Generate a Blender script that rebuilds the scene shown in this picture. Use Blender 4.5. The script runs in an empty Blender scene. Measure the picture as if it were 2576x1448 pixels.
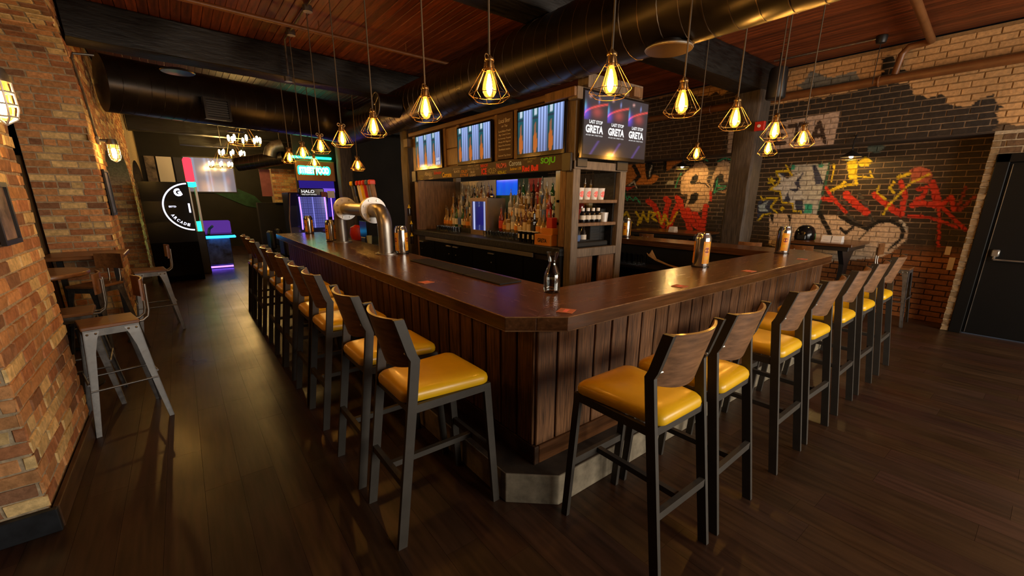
import bpy, math, random
import numpy as np
from mathutils import Vector, Matrix

random.seed(11)
rng = np.random.default_rng(11)
sc = bpy.context.scene
col = sc.collection
PI = math.pi

# ------------------------------------------------------------------ camera
FPX, CPX, CPY, CAMH = 1050.7, 1288.0, 781.64, 1.66
_y, _p, _r = math.radians(52.27), math.radians(-14.94), math.radians(0.2)
_f = np.array([math.cos(_p)*math.cos(_y), math.cos(_p)*math.sin(_y), math.sin(_p)])
_rt = np.array([math.sin(_y), -math.cos(_y), 0.0])
_up = np.cross(_rt, _f)
CR = math.cos(_r)*_rt + math.sin(_r)*_up
CU = -math.sin(_r)*_rt + math.cos(_r)*_up
camd = bpy.data.cameras.new('camera')
camd.sensor_width = 36.0
camd.lens = FPX*36.0/2576.0
camd.shift_y = (CPY-724.0)/2576.0
camd.clip_start = 0.05
cam = bpy.data.objects.new('camera', camd)
col.objects.link(cam)
cam.matrix_world = Matrix(((CR[0], CU[0], -_f[0], 0), (CR[1], CU[1], -_f[1], 0), (CR[2], CU[2], -_f[2], CAMH), (0, 0, 0, 1)))
sc.camera = cam

def ray(px, py):
    return _f + CR*((px-CPX)/FPX) - CU*((py-CPY)/FPX)
def onx(px, py, X):
    d = ray(px, py); t = X/d[0]; return (X, t*d[1], CAMH+t*d[2])
def ony(px, py, Y):
    d = ray(px, py); t = Y/d[1]; return (t*d[0], Y, CAMH+t*d[2])
def onz(px, py, Z):
    d = ray(px, py); t = (Z-CAMH)/d[2]; return (t*d[0], t*d[1], Z)
def project(P):
    P = np.asarray(P, float); q = P-np.array([0, 0, CAMH])
    c = q@_f
    return CPX+FPX*(q@CR)/c, CPY-FPX*(q@CU)/c, c

# ------------------------------------------------------------------ world, assumed window light, exposure
w = bpy.data.worlds.new('world'); sc.world = w; w.use_nodes = True
w.node_tree.nodes['Background'].inputs[0].default_value = (0.55, 0.62, 0.75, 1)
w.node_tree.nodes['Background'].inputs[1].default_value = 0.25
sc.view_settings.view_transform = 'Standard'
sc.view_settings.look = 'None'
sc.view_settings.gamma = 1.0
sc.view_settings.exposure = 0.0
sc.view_settings.use_curve_mapping = False

def area(name, loc, target, sx, sy, power, color):
    l = bpy.data.lights.new(name, 'AREA'); l.shape = 'RECTANGLE'; l.size = sx; l.size_y = sy
    l.energy = power; l.color = color
    o = bpy.data.objects.new(name, l); col.objects.link(o); o.location = loc
    o.rotation_euler = (Vector(target)-Vector(loc)).to_track_quat('-Z', 'Y').to_euler()
    return o
# area lights added behind the camera, standing in for assumed, unseen windows
for k, xw in enumerate((2.5, 4.7, 6.7)):
    area('window_daylight', (xw, -3.94, 1.75), (xw, 6, 1.2), 1.7, 2.0, 125.0, (1.0, 0.90, 0.76))

# ------------------------------------------------------------------ mesh helpers
class MB:
    def __init__(s): s.v = []; s.f = []; s.c = []
    def add(s, v, f, c=None):
        b = len(s.v); s.v += [tuple(p) for p in v]; s.f += [tuple(i+b for i in q) for q in f]
        if c is not None: s.c += [c]*len(v)
        return s
    def box(s, x0, x1, y0, y1, z0, z1, c=None):
        return s.add([(x0,y0,z0),(x1,y0,z0),(x1,y1,z0),(x0,y1,z0),(x0,y0,z1),(x1,y0,z1),(x1,y1,z1),(x0,y1,z1)],
            [(3,2,1,0),(4,5,6,7),(0,1,5,4),(1,2,6,5),(2,3,7,6),(3,0,4,7)], c)
    def cbox(s, x0, x1, y0, y1, z0, z1, b=0.004):
        b = min(b, (x1-x0)*.45, (y1-y0)*.45, (z1-z0)*.45)
        v = []; idx = {}
        for sx in (0,1):
            for sy in (0,1):
                for sz in (0,1):
                    X=(x0,x1)[sx]; Y=(y0,y1)[sy]; Z=(z0,z1)[sz]
                    dx=b*(1-2*sx); dy=b*(1-2*sy); dz=b*(1-2*sz)
                    for a,p in (('x',(X,Y+dy,Z+dz)),('y',(X+dx,Y,Z+dz)),('z',(X+dx,Y+dy,Z))):
                        idx[(sx,sy,sz,a)] = len(v); v.append(p)
        I = lambda *k: idx[k]
        f = []
        for sx in (0,1):
            q=[I(sx,0,0,'x'),I(sx,1,0,'x'),I(sx,1,1,'x'),I(sx,0,1,'x')]; f.append(q if sx else q[::-1])
        for sy in (0,1):
            q=[I(0,sy,0,'y'),I(1,sy,0,'y'),I(1,sy,1,'y'),I(0,sy,1,'y')]; f.append(q[::-1] if sy else q)
        for sz in (0,1):
            q=[I(0,0,sz,'z'),I(1,0,sz,'z'),I(1,1,sz,'z'),I(0,1,sz,'z')]; f.append(q if sz else q[::-1])
        for sx in (0,1):
            for sy in (0,1):
                q=[I(sx,sy,0,'x'),I(sx,sy,0,'y'),I(sx,sy,1,'y'),I(sx,sy,1,'x')]; f.append(q if sx==sy else q[::-1])
        for sx in (0,1):
            for sz in (0,1):
                q=[I(sx,0,sz,'x'),I(sx,1,sz,'x'),I(sx,1,sz,'z'),I(sx,0,sz,'z')]; f.append(q if sx==sz else q[::-1])
        for sy in (0,1):
            for sz in (0,1):
                q=[I(0,sy,sz,'y'),I(0,sy,sz,'z'),I(1,sy,sz,'z'),I(1,sy,sz,'y')]; f.append(q if sy==sz else q[::-1])
        for sx in (0,1):
            for sy in (0,1):
                for sz in (0,1):
                    q=[I(sx,sy,sz,'x'),I(sx,sy,sz,'y'),I(sx,sy,sz,'z')]; f.append(q if (sx+sy+sz)%2==1 else q[::-1])
        return s.add(v, f)
    def prism(s, poly, z0, z1):
        n = len(poly)
        a = sum(poly[i][0]*poly[(i+1)%n][1]-poly[(i+1)%n][0]*poly[i][1] for i in range(n))
        if a < 0: poly = poly[::-1]
        v = [(p[0],p[1],z0) for p in poly]+[(p[0],p[1],z1) for p in poly]
        f = [tuple(range(n))[::-1], tuple(range(n,2*n))]+[(i,(i+1)%n,(i+1)%n+n,i+n) for i in range(n)]
        return s.add(v, f)
    def loft(s, rings, cap=True, closed=True):
        n = len(rings[0]); v = [p for r in rings for p in r]; f = []
        for k in range(len(rings)-1):
            for i in range(n if closed else n-1):
                j=(i+1)%n; f.append((k*n+i,k*n+j,(k+1)*n+j,(k+1)*n+i))
        if cap: f.append(tuple(range(n))[::-1]); f.append(tuple((len(rings)-1)*n+i for i in range(n)))
        return s.add(v, f)
    def bar(s, pts, wx, wy):
        return s.loft([[(p[0]-wx/2,p[1]-wy/2,p[2]),(p[0]+wx/2,p[1]-wy/2,p[2]),(p[0]+wx/2,p[1]+wy/2,p[2]),(p[0]-wx/2,p[1]+wy/2,p[2])] for p in pts])
    def tube(s, pts, r, n=8, cap=True, closed=False):
        P = [Vector(p) for p in pts]; rings = []; m = len(P)
        rr = r if isinstance(r, (list, tuple)) else [r]*m
        a = None
        for i in range(m):
            if closed: t = P[(i+1)%m]-P[i-1]
            else: t = P[min(i+1,m-1)]-P[max(i-1,0)]
            t.normalize()
            if a is None: a = t.cross(Vector((0,0,1)) if abs(t.z)<.9 else Vector((1,0,0)))
            else: a = a-t*a.dot(t)
            if a.length<1e-5: a = t.cross(Vector((1,.3,.2)))
            a.normalize(); b = t.cross(a); b.normalize()
            rings.append([tuple(P[i]+a*(rr[i]*math.cos(2*PI*k/n))+b*(rr[i]*math.sin(2*PI*k/n))) for k in range(n)])
        if closed: rings.append(rings[0]); cap = False
        return s.loft(rings, cap)
    def cyl(s, p0, p1, r0, r1=None, n=16): return s.tube([p0,p1],[r0, r0 if r1 is None else r1], n)
    def lathe(s, prof, n=20, c=(0,0,0)):
        rings = [[(c[0]+r*math.cos(2*PI*k/n),c[1]+r*math.sin(2*PI*k/n),c[2]+z) for k in range(n)] for r,z in prof]
        return s.loft(rings)
    def ring(s, c, R, r, n=24, m=6, axis='z'):
        pts = []
        for k in range(n):
            a=2*PI*k/n; u,q=R*math.cos(a),R*math.sin(a)
            pts.append((c[0]+u,c[1]+q,c[2]) if axis=='z' else ((c[0]+u,c[1],c[2]+q) if axis=='y' else (c[0],c[1]+u,c[2]+q)))
        return s.tube(pts, r, m, closed=True)
    def ball(s, c, rx, ry=None, rz=None, n=12, m=8):
        ry = ry or rx; rz = rz or rx
        rings = [[(c[0]+rx*math.sin(PI*j/m)*math.cos(2*PI*k/n),c[1]+ry*math.sin(PI*j/m)*math.sin(2*PI*k/n),c[2]-rz*math.cos(PI*j/m)) for k in range(n)] for j in range(1,m)]
        return s.loft(rings)
    def build(s, name, mat, parent=None, smooth=None, world=True):
        me = bpy.data.meshes.new(name)
        off = (0,0,0)
        if parent is not None and world:
            p = parent; off = Vector((0,0,0))
            while p is not None: off = off+p.location; p = p.parent
        v = s.v if parent is None or not world else [(a-off[0],b-off[1],c-off[2]) for a,b,c in s.v]
        me.from_pydata(v, [], s.f)
        if s.c:
            at = me.color_attributes.new('col','FLOAT_COLOR','POINT')
            at.data.foreach_set('color', np.array([(c[0],c[1],c[2],1.0) for c in s.c],dtype=np.float32).ravel())
        me.materials.append(mat if not isinstance(mat,str) else MATS[mat])
        if smooth:
            me.shade_smooth(); me.set_sharp_from_angle(angle=math.radians(smooth))
        me.update()
        o = bpy.data.objects.new(name, me); col.objects.link(o)
        if parent is not None: o.parent = parent
        return o

def tag(o, label=None, cat=None, group=None, kind=None):
    if label: o['label'] = label
    if cat: o['category'] = cat
    if group: o['group'] = group
    if kind: o['kind'] = kind
    return o
def thing(name, label, cat, loc=(0,0,0), rz=0, group=None):
    o = bpy.data.objects.new(name, None); o.empty_display_size = .05; col.objects.link(o)
    o.location = loc; o.rotation_euler = (0,0,rz)
    return tag(o, label, cat, group)
def copy_tree(o, parent=None):
    c = o.copy(); col.objects.link(c); c.parent = parent
    for ch in list(o.children): copy_tree(ch, c)
    return c
def struct(o): o['kind'] = 'structure'; return o
def sempty(name, loc=(0,0,0)):
    o = bpy.data.objects.new(name, None); o.empty_display_size=.05; col.objects.link(o); o.location = loc
    o['kind'] = 'structure'; return o
ORD = ['first','second','third','fourth','fifth','sixth','seventh','eighth','ninth','tenth','eleventh','twelfth']

# ------------------------------------------------------------------ materials
MATS = {}
def nodes(name):
    m = bpy.data.materials.new(name); m.use_nodes = True; MATS[name] = m
    nt = m.node_tree; return m, nt, nt.nodes['Principled BSDF'], nt.nodes, nt.links
def mat(name, base, rough=.5, metal=0., var=0., scale=8., stretch=(1,1,1), bump=0., spec=.5, coat=0., attr=False, detail=4., rvar=0., trans=0., ior=1.45, objrand=0.):
    m, nt, b, N, L = nodes(name)
    b.inputs['Base Color'].default_value = (*base,1); b.inputs['Roughness'].default_value = rough
    b.inputs['Metallic'].default_value = metal; b.inputs['Specular IOR Level'].default_value = spec
    b.inputs['Coat Weight'].default_value = coat; b.inputs['Coat Roughness'].default_value = .12
    b.inputs['Transmission Weight'].default_value = trans; b.inputs['IOR'].default_value = ior
    src = None
    if attr:
        a = N.new('ShaderNodeAttribute'); a.attribute_name = 'col'; src = a.outputs['Color']
        L.new(src, b.inputs['Base Color'])
    if var or bump or rvar:
        tc = N.new('ShaderNodeTexCoord'); mp = N.new('ShaderNodeMapping'); mp.inputs['Scale'].default_value = stretch
        L.new(tc.outputs['Object'], mp.inputs['Vector'])
        n = N.new('ShaderNodeTexNoise'); n.inputs['Scale'].default_value = scale; n.inputs['Detail'].default_value = detail; n.inputs['Roughness'].default_value = .6
        L.new(mp.outputs['Vector'], n.inputs['Vector'])
        if var:
            mr = N.new('ShaderNodeMapRange'); mr.inputs['From Min'].default_value=.3; mr.inputs['From Max'].default_value=.7
            mr.inputs['To Min'].default_value = 1-var; mr.inputs['To Max'].default_value = 1+var
            L.new(n.outputs['Fac'], mr.inputs['Value'])
            vm = N.new('ShaderNodeVectorMath'); vm.operation = 'SCALE'
            if src: L.new(src, vm.inputs[0])
            else: vm.inputs[0].default_value = base
            val = mr.outputs['Result']
            if objrand:
                oi = N.new('ShaderNodeObjectInfo'); m2 = N.new('ShaderNodeMapRange')
                m2.inputs['To Min'].default_value = 1-objrand; m2.inputs['To Max'].default_value = 1+objrand
                L.new(oi.outputs['Random'], m2.inputs['Value'])
                mm = N.new('ShaderNodeMath'); mm.operation='MULTIPLY'; L.new(val, mm.inputs[0]); L.new(m2.outputs['Result'], mm.inputs[1]); val = mm.outputs[0]
            L.new(val, vm.inputs['Scale']); L.new(vm.outputs['Vector'], b.inputs['Base Color'])
        if bump:
            bp = N.new('ShaderNodeBump'); bp.inputs['Strength'].default_value = bump; bp.inputs['Distance'].default_value = .01
            L.new(n.outputs['Fac'], bp.inputs['Height']); L.new(bp.outputs['Normal'], b.inputs['Normal'])
        if rvar:
            mr = N.new('ShaderNodeMapRange'); mr.inputs['From Min'].default_value=.3; mr.inputs['From Max'].default_value=.7
            mr.inputs['To Min'].default_value = max(0,rough-rvar); mr.inputs['To Max'].default_value = min(1,rough+rvar)
            L.new(n.outputs['Fac'], mr.inputs['Value']); L.new(mr.outputs['Result'], b.inputs['Roughness'])
    return m
def emit(name, color, strength, attr=False):
    m = bpy.data.materials.new(name); m.use_nodes = True; MATS[name] = m
    N, L = m.node_tree.nodes, m.node_tree.links
    N.remove(N['Principled BSDF']); e = N.new('ShaderNodeEmission')
    e.inputs['Color'].default_value = (*color,1); e.inputs['Strength'].default_value = strength
    if attr:
        a = N.new('ShaderNodeAttribute'); a.attribute_name='col'; L.new(a.outputs['Color'], e.inputs['Color'])
    L.new(e.outputs[0], N['Material Output'].inputs['Surface']); return m
def screen_mat(name, strength, gloss=.12):
    m, nt, b, N, L = nodes(name)
    a = N.new('ShaderNodeAttribute'); a.attribute_name='col'
    b.inputs['Base Color'].default_value=(.01,.01,.012,1); b.inputs['Roughness'].default_value=gloss
    L.new(a.outputs['Color'], b.inputs['Emission Color']); b.inputs['Emission Strength'].default_value=strength; return m
def thin_glass(name, tint=(1,1,1), gl=.5, rough=.03, glow=None):
    m = bpy.data.materials.new(name); m.use_nodes = True; MATS[name] = m
    N, L = m.node_tree.nodes, m.node_tree.links; N.remove(N['Principled BSDF'])
    t = N.new('ShaderNodeBsdfTransparent'); t.inputs[0].default_value = (*tint,1)
    g = N.new('ShaderNodeBsdfGlossy'); g.inputs['Roughness'].default_value = rough
    fr = N.new('ShaderNodeFresnel'); fr.inputs['IOR'].default_value = 1.5
    mm = N.new('ShaderNodeMath'); mm.operation='MULTIPLY_ADD'; mm.inputs[1].default_value = gl; mm.inputs[2].default_value = .03
    L.new(fr.outputs[0], mm.inputs[0])
    mx = N.new('ShaderNodeMixShader'); L.new(mm.outputs[0], mx.inputs[0]); L.new(t.outputs[0], mx.inputs[1]); L.new(g.outputs[0], mx.inputs[2])
    out=mx.outputs[0]
    if glow:
        e=N.new('ShaderNodeEmission'); e.inputs[0].default_value=(*glow,1); ad=N.new('ShaderNodeAddShader'); L.new(out,ad.inputs[0]); L.new(e.outputs[0],ad.inputs[1]); out=ad.outputs[0]
    L.new(out, N['Material Output'].inputs['Surface']); return m

mat('brick', (.4,.2,.08), .85, var=.28, scale=28, bump=.5, attr=True, spec=.25)
mat('mortar', (.44,.35,.23), .95, var=.3, scale=30, bump=.6, spec=.15)
mat('mortar_paint', (.2,.15,.1), .9, var=.2, scale=30, bump=.4, attr=True, spec=.2)
mat('counter_wood', (.085,.032,.011), .3, var=.45, scale=6, stretch=(1,1,1), bump=.05, rvar=.1, coat=.25)
mat('counter_wood_x', (.115,.046,.016), .25, var=.35, scale=5, stretch=(.6,9,9), bump=.004, rvar=.03, coat=.0)
mat('counter_wood_y', (.105,.042,.015), .25, var=.35, scale=5, stretch=(9,.6,9), bump=.004, rvar=.03, coat=.0)
mat('panel_wood', (.155,.068,.025), .5, var=.75, scale=9, stretch=(12,12,.6), bump=.25, rvar=.1, objrand=.25)
mat('backbar_wood', (.16,.085,.038), .5, var=.4, scale=6, stretch=(6,6,1), bump=.1)
mat('backbar_wood_y', (.13,.068,.03), .5, var=.4, scale=6, stretch=(6,.7,6), bump=.1)
mat('grey_wood', (.14,.105,.075), .6, var=.4, scale=6, stretch=(7,7,.8), bump=.15)
mat('black_wood', (.006,.0055,.005), .5, var=.6, scale=5, stretch=(.8,5,5), bump=.6, rvar=.12, detail=8)
mat('post_wood', (.052,.038,.027), .65, var=.6, scale=7, stretch=(6,6,.6), bump=.6, detail=8)
mat('steel_frame', (.048,.041,.033), .5, metal=.1, var=.15, scale=10)
mat('seat_vinyl', (.82,.47,.010), .34, var=.06, scale=6, bump=.03, coat=.15)
mat('back_ply', (.205,.10,.046), .42, var=.4, scale=6, stretch=(4,.9,9), bump=.05, coat=.2)
mat('concrete', (.21,.175,.12), .85, var=.5, scale=9, bump=.3, detail=8)
mat('black_paint', (.012,.011,.011), .4, var=.2)
mat('door_black', (.005,.0045,.004), .5, spec=.2)
mat('soffit_dark', (.045,.03,.02), .9)
mat('black_matte', (.008,.008,.008), .7)
mat('black_gloss', (.006,.006,.007), .15)
mat('duct_black', (.018,.014,.011), .33, metal=.6, var=.25, scale=3, rvar=.06)
mat('duct_seam_dark', (.01,.008,.006), .4, metal=.3)
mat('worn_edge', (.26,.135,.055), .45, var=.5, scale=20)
mat('plinth_dirt', (.045,.03,.018), .8, var=.5, scale=6)
mat('duct_seam', (.09,.06,.035), .35, metal=.7)
mat('base_brown', (.06,.028,.012), .45, var=.4, scale=6, stretch=(6,1,6))
mat('base_black', (.012,.014,.018), .55, var=.4, scale=14, bump=.1)
mat('brass', (.22,.13,.05), .38, metal=.85, var=.15)
mat('cord', (.10,.07,.04), .6)
mat('steel', (.36,.335,.30), .38, metal=.9, var=.10, rvar=.05)
mat('galv', (.19,.185,.18), .42, metal=.8, var=.3, scale=18, rvar=.1)
mat('white_plate', (.62,.61,.60), .4, metal=.3)
mat('seat_wood', (.20,.085,.03), .35, var=.35, scale=5, stretch=(1,6,6), coat=.2)
mat('pipe_brown', (.17,.065,.02), .4, var=.2)
mat('white', (.75,.73,.70), .5)
mat('paper', (.7,.55,.42), .7)
mat('rubber', (.010,.010,.010), .75, var=.2)
mat('dark_wall', (.012,.0115,.010), .8, var=.3, scale=2)
mat('tan_wood', (.34,.2,.08), .55, var=.3, scale=6, stretch=(5,5,.8))
mat('red_paint', (.5,.025,.015), .4)
emit('bulb_core', (1.0,.52,.13), 470.0)
emit('bulb_hot', (1.0,.60,.20), 900.0)
thin_glass('bulb_glass', (1.0,.84,.52), .5, .02, glow=(1.3,.58,.07))
thin_glass('clear_glass', (.95,.97,.97), .8, .02)
# ------------------------------------------------------------------ floor
CEIL = 3.65
XL, XR, YN, YF = -5.0, 7.8, -4.0, 18.06
def wood_floor():
    m, nt, b, N, L = nodes('floor_plank')
    geo = N.new('ShaderNodeNewGeometry'); at = N.new('ShaderNodeAttribute'); at.attribute_name='col'
    mp = N.new('ShaderNodeMapping'); mp.inputs['Scale'].default_value=(14,1.1,1); L.new(geo.outputs['Position'], mp.inputs['Vector'])
    n = N.new('ShaderNodeTexNoise'); n.inputs['Scale'].default_value=2.2; n.inputs['Detail'].default_value=6; L.new(mp.outputs['Vector'], n.inputs['Vector'])
    mr = N.new('ShaderNodeMapRange'); mr.inputs['From Min'].default_value=.25; mr.inputs['From Max'].default_value=.75; mr.inputs['To Min'].default_value=.45; mr.inputs['To Max'].default_value=1.55
    L.new(n.outputs['Fac'], mr.inputs['Value'])
    vm = N.new('ShaderNodeVectorMath'); vm.operation='SCALE'; L.new(at.outputs['Color'], vm.inputs[0]); L.new(mr.outputs['Result'], vm.inputs['Scale'])
    L.new(vm.outputs['Vector'], b.inputs['Base Color'])
    mr2 = N.new('ShaderNodeMapRange'); mr2.inputs['From Min'].default_value=.3; mr2.inputs['From Max'].default_value=.7; mr2.inputs['To Min'].default_value=.27; mr2.inputs['To Max'].default_value=.42
    n2 = N.new('ShaderNodeTexNoise'); n2.inputs['Scale'].default_value=1.6; n2.inputs['Detail'].default_value=3; L.new(geo.outputs['Position'], n2.inputs['Vector'])
    L.new(n2.outputs['Fac'], mr2.inputs['Value']); L.new(mr2.outputs['Result'], b.inputs['Roughness'])
    bp = N.new('ShaderNodeBump'); bp.inputs['Strength'].default_value=.12; bp.inputs['Distance'].default_value=.004; L.new(n.outputs['Fac'], bp.inputs['Height']); L.new(bp.outputs['Normal'], b.inputs['Normal'])
    b.inputs['Specular IOR Level'].default_value=.45
wood_floor()
fl = struct(MB().box(XL,XR+.6,YN,YF,-.06,-.006).build('floor','black_matte'))
PW, PL = .18, 1.22
planks = []
ix = 0
x = XL
while x < XR+.5:
    y = YN - random.random()*PL
    while y < YF:
        y0, y1 = max(y,YN), min(y+PL,YF)
        if y1-y0 > .05: planks.append((x,min(x+PW,XR+.6),y0,y1))
        y += PL
    x += PW
def plank_score(p):
    c = ((p[0]+p[1])/2,(p[2]+p[3])/2,0)
    if (c[0]>1.5 and c[1]>1.7 and c[0]<5.9): return 1e9
    u,v,d = project(c)
    if d<.3 or not(-150<u<2730 and 0<v<1650): return 1e9
    return d
planks.sort(key=plank_score)
PCOL = lambda: tuple(np.array((.043,.0205,.0108))*random.uniform(.82,1.2)*np.array((1,random.uniform(.9,1.1),random.uniform(.8,1.15))))
def plank_mb(mb,p,c):
    g=.0002; x0,x1,y0,y1=p[0]+g,p[1]-g,p[2]+g,p[3]-g; b=.0004
    v=[(x0,y0,-.006),(x1,y0,-.006),(x1,y1,-.006),(x0,y1,-.006),(x0+b,y0+b,0),(x1-b,y0+b,0),(x1-b,y1-b,0),(x0+b,y1-b,0)]
    mb.add(v,[(4,5,6,7),(0,1,5,4),(1,2,6,5),(2,3,7,6),(3,0,4,7)],c)
for p in planks[:300]:
    mb=MB(); plank_mb(mb,p,PCOL()); mb.build('plank','floor_plank',fl)
mb=MB()
for p in planks[300:]: plank_mb(mb,p,PCOL())
tag(mb.build('planks_remaining','floor_plank',fl),kind='stuff')

# ------------------------------------------------------------------ bricks
BL, BH, JT = .205, .066, .010
def brick_field(parent, P, u0, u1, v0, v1, colf, keep=None, n_ind=300, ufun=None, proud=.008, nsub=(1,1), rough=.0025, matn='brick', seed=3, bl=BL, bh=BH):
    """bricks laid in courses on the surface P(u,v,d) (d = distance in front of the wall)"""
    r = random.Random(seed); out = []
    v = v0; k = 0
    while v+bh*.6 < v1:
        vt = min(v+bh, v1); vm = (v+vt)/2
        a, b = (u0,u1) if ufun is None else ufun(vm)
        u = a - (bl+JT)*(.5 if k%2 else 0) - r.uniform(0,.03); header = (k%6==5)
        while u < b:
            L = (bl-JT)/2 if header else bl*r.uniform(.92,1.06)
            s0, s1 = max(u,a), min(u+L,b)
            if s1-s0 > .03 and (keep is None or keep((s0+s1)/2,vm)): out.append((s0,s1,v,vt))
            u += L+JT
        v += bh+JT; k += 1
    def mesh(mb, q):
        s0,s1,t0,t1 = q; h = proud*r.uniform(.35,1.5); c = colf((s0+s1)/2,(t0+t1)/2,r)
        jit = lambda: r.uniform(-rough,rough)
        nu,nv = nsub; e=.004
        us = np.linspace(s0+e,s1-e,nu+1); vs = np.linspace(t0+e,t1-e,nv+1)
        base = len(mb.v); V=[]; C=[]
        for vv in vs:
            for uu in us:
                V.append(P(uu+jit(),vv+jit(),h+jit()*.6)); C.append(c(uu,vv) if callable(c) else c)
        Fq=[(j*(nu+1)+i,j*(nu+1)+i+1,(j+1)*(nu+1)+i+1,(j+1)*(nu+1)+i) for j in range(nv) for i in range(nu)]
        rim=[j for j in range(nu+1)]+[ (j+1)*(nu+1)-1 for j in range(1,nv+1)]+[nv*(nu+1)+i for i in range(nu-1,-1,-1)]+[j*(nu+1) for j in range(nv-1,0,-1)]
        n=len(V)
        for i in rim:
            j,ii=divmod(i,nu+1); uu=s0 if ii==0 else (s1 if ii==nu else us[ii]); vv=t0 if j==0 else (t1 if j==nv else vs[j])
            V.append(P(uu,vv,-.004)); C.append(C[i])
        m=len(rim)
        for i in range(m):
            Fq.append((rim[(i+1)%m],rim[i],n+i,n+(i+1)%m))
        b=len(mb.v); mb.v+=[tuple(p) for p in V]; mb.f+=[tuple(i+b for i in f) for f in Fq]; mb.c+=C
    def size(q):
        c=P((q[0]+q[1])/2,(q[2]+q[3])/2,0); u,v,d=project(c)
        if d<.2 or not(-60<u<2640 and -60<v<1510): return 1e9
        return d
    out.sort(key=size)
    for q in out[:n_ind]:
        mb=MB(); mesh(mb,q); mb.build('brick',matn,parent)
    if len(out)>n_ind:
        mb=MB()
        for q in out[n_ind:]: mesh(mb,q)
        tag(mb.build('bricks_remaining',matn,parent),kind='stuff')

def tan_brick(u,v,r):
    t=r.random()
    if t<.42: c=(.58,.29,.12)
    elif t<.68: c=(.74,.53,.24)
    elif t<.88: c=(.46,.20,.09)
    else: c=(.30,.15,.08)
    k=r.uniform(.78,1.18); return tuple(a*k for a in c)

# near pier on the left (side face looks to +X, end face looks to -Y)
XP=-.77; YP0,YP1=2.88,4.12
pier=struct(MB().box(-1.32,XP,YP0,YP1,0,2.75).build('wall_left','mortar'))
brick_field(pier,lambda u,v,d:(XP+d,u,v),YP0-.004,YP1,.135,2.7,tan_brick,n_ind=220,proud=.007,rough=.006,seed=5)
brick_field(pier,lambda u,v,d:(u,YP0-d,v),-1.32,XP+.01,.135,2.7,tan_brick,n_ind=60,proud=.007,rough=.006,seed=6)
bb=struct(MB().cbox(-1.35,XP+.035,YP0-.045,YP0-.012,0,.13,.004).build('baseboard_left','base_black'))
bb=struct(MB().cbox(XP+.014,XP+.04,YP0-.01,YP1+.02,0,.13,.004).build('baseboard_left','base_brown'))

# arcaded brick wall further back
XS=-.70; XSB=-1.27; YA=7.1
ARCH=[(4.12,7.1,2.7,.75),(8.0,11.8,1.9,.66),(12.6,16.4,1.9,.66)]
def arch_low(y):
    for a,b,zs,rise in ARCH:
        if a<y<b:
            t=(y-(a+b)/2)/((b-a)/2); return zs+rise*math.sqrt(max(0,1-t*t))
    return 0.0
ys=sorted(set([4.12,YA,8.0,11.8,12.6,16.4,YF]+[a+(b-a)*(.5-.5*math.cos(PI*i/24)) for a,b,_,_ in ARCH for i in range(25)]))
mb=MB()
for i in range(len(ys)-1):
    y0,y1=ys[i],ys[i+1]; ym=(y0+y1)/2
    if arch_low(ym)==0: l0=l1=0
    else:
        l0=arch_low(y0+1e-6) if arch_low(y0+1e-6)>0 else arch_low(ym); l1=arch_low(y1-1e-6)
    v=[]
    for X in (XS,XSB): v+=[(X,y0,l0),(X,y1,l1),(X,y1,CEIL),(X,y0,CEIL)]
    mb.add(v,[(0,1,2,3),(7,6,5,4),(1,0,4,5)])
for a,b,zs,r_ in ARCH:
    for yj,flip in (((a,0),(b,1)) if a>5 else ((b,1),)):
        q=[(XS,yj,0),(XSB,yj,0),(XSB,yj,zs),(XS,yj,zs)]; mb.add(q if flip else q[::-1],[(0,1,2,3)])
wl=struct(mb.build('wall_left','mortar'))
# reveal + intrados of the first arch: v = arc length up the jamb and round the arch
prof=[(7.1,0.0)]; a,b,zs,rise=ARCH[0]
prof=[(7.1,z) for z in np.linspace(0,2.7,28)]+[((a+b)/2+(b-a)/2*math.cos(t),zs+rise*math.sin(t)) for t in np.linspace(.03,1.5,24)]
prof=np.array(prof); sl=np.concatenate([[0],np.cumsum(np.hypot(*np.diff(prof,axis=0).T))])
def P_reveal(u,v,d):
    y=np.interp(v,sl,prof[:,0]); z=np.interp(v,sl,prof[:,1]); y2=np.interp(v+.03,sl,prof[:,0]); z2=np.interp(v+.03,sl,prof[:,1])
    t=np.array([y2-y,z2-z]); L_=np.hypot(*t)
    if L_<1e-6: n=np.array([-1.,0.])
    else: t/=L_; n=np.array([-t[1],t[0]])
    return (u,float(y+n[0]*d),float(z+n[1]*d))
brick_field(wl,P_reveal,XSB,XS+.008,0.02,4.3,tan_brick,n_ind=300,proud=.006,rough=.002,seed=8)
brick_field(wl,lambda u,v,d:(XS+d,u,v),4.2,12.6,0.02,CEIL-.02,tan_brick,keep=lambda u,v:v>arch_low(u)+.03 and u>YA-1.6,n_ind=240,proud=.007,rough=.004,seed=9)
brick_field(wl,lambda u,v,d:(u,11.8-d,v),XSB,XS+.006,0.02,2.1,tan_brick,n_ind=120,proud=.006,seed=10)
for yy in (16.4,): brick_field(wl,lambda u,v,d:(u,yy-d,v),XSB,XS+.006,0.02,2.1,tan_brick,n_ind=0,proud=.006,seed=12)

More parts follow.
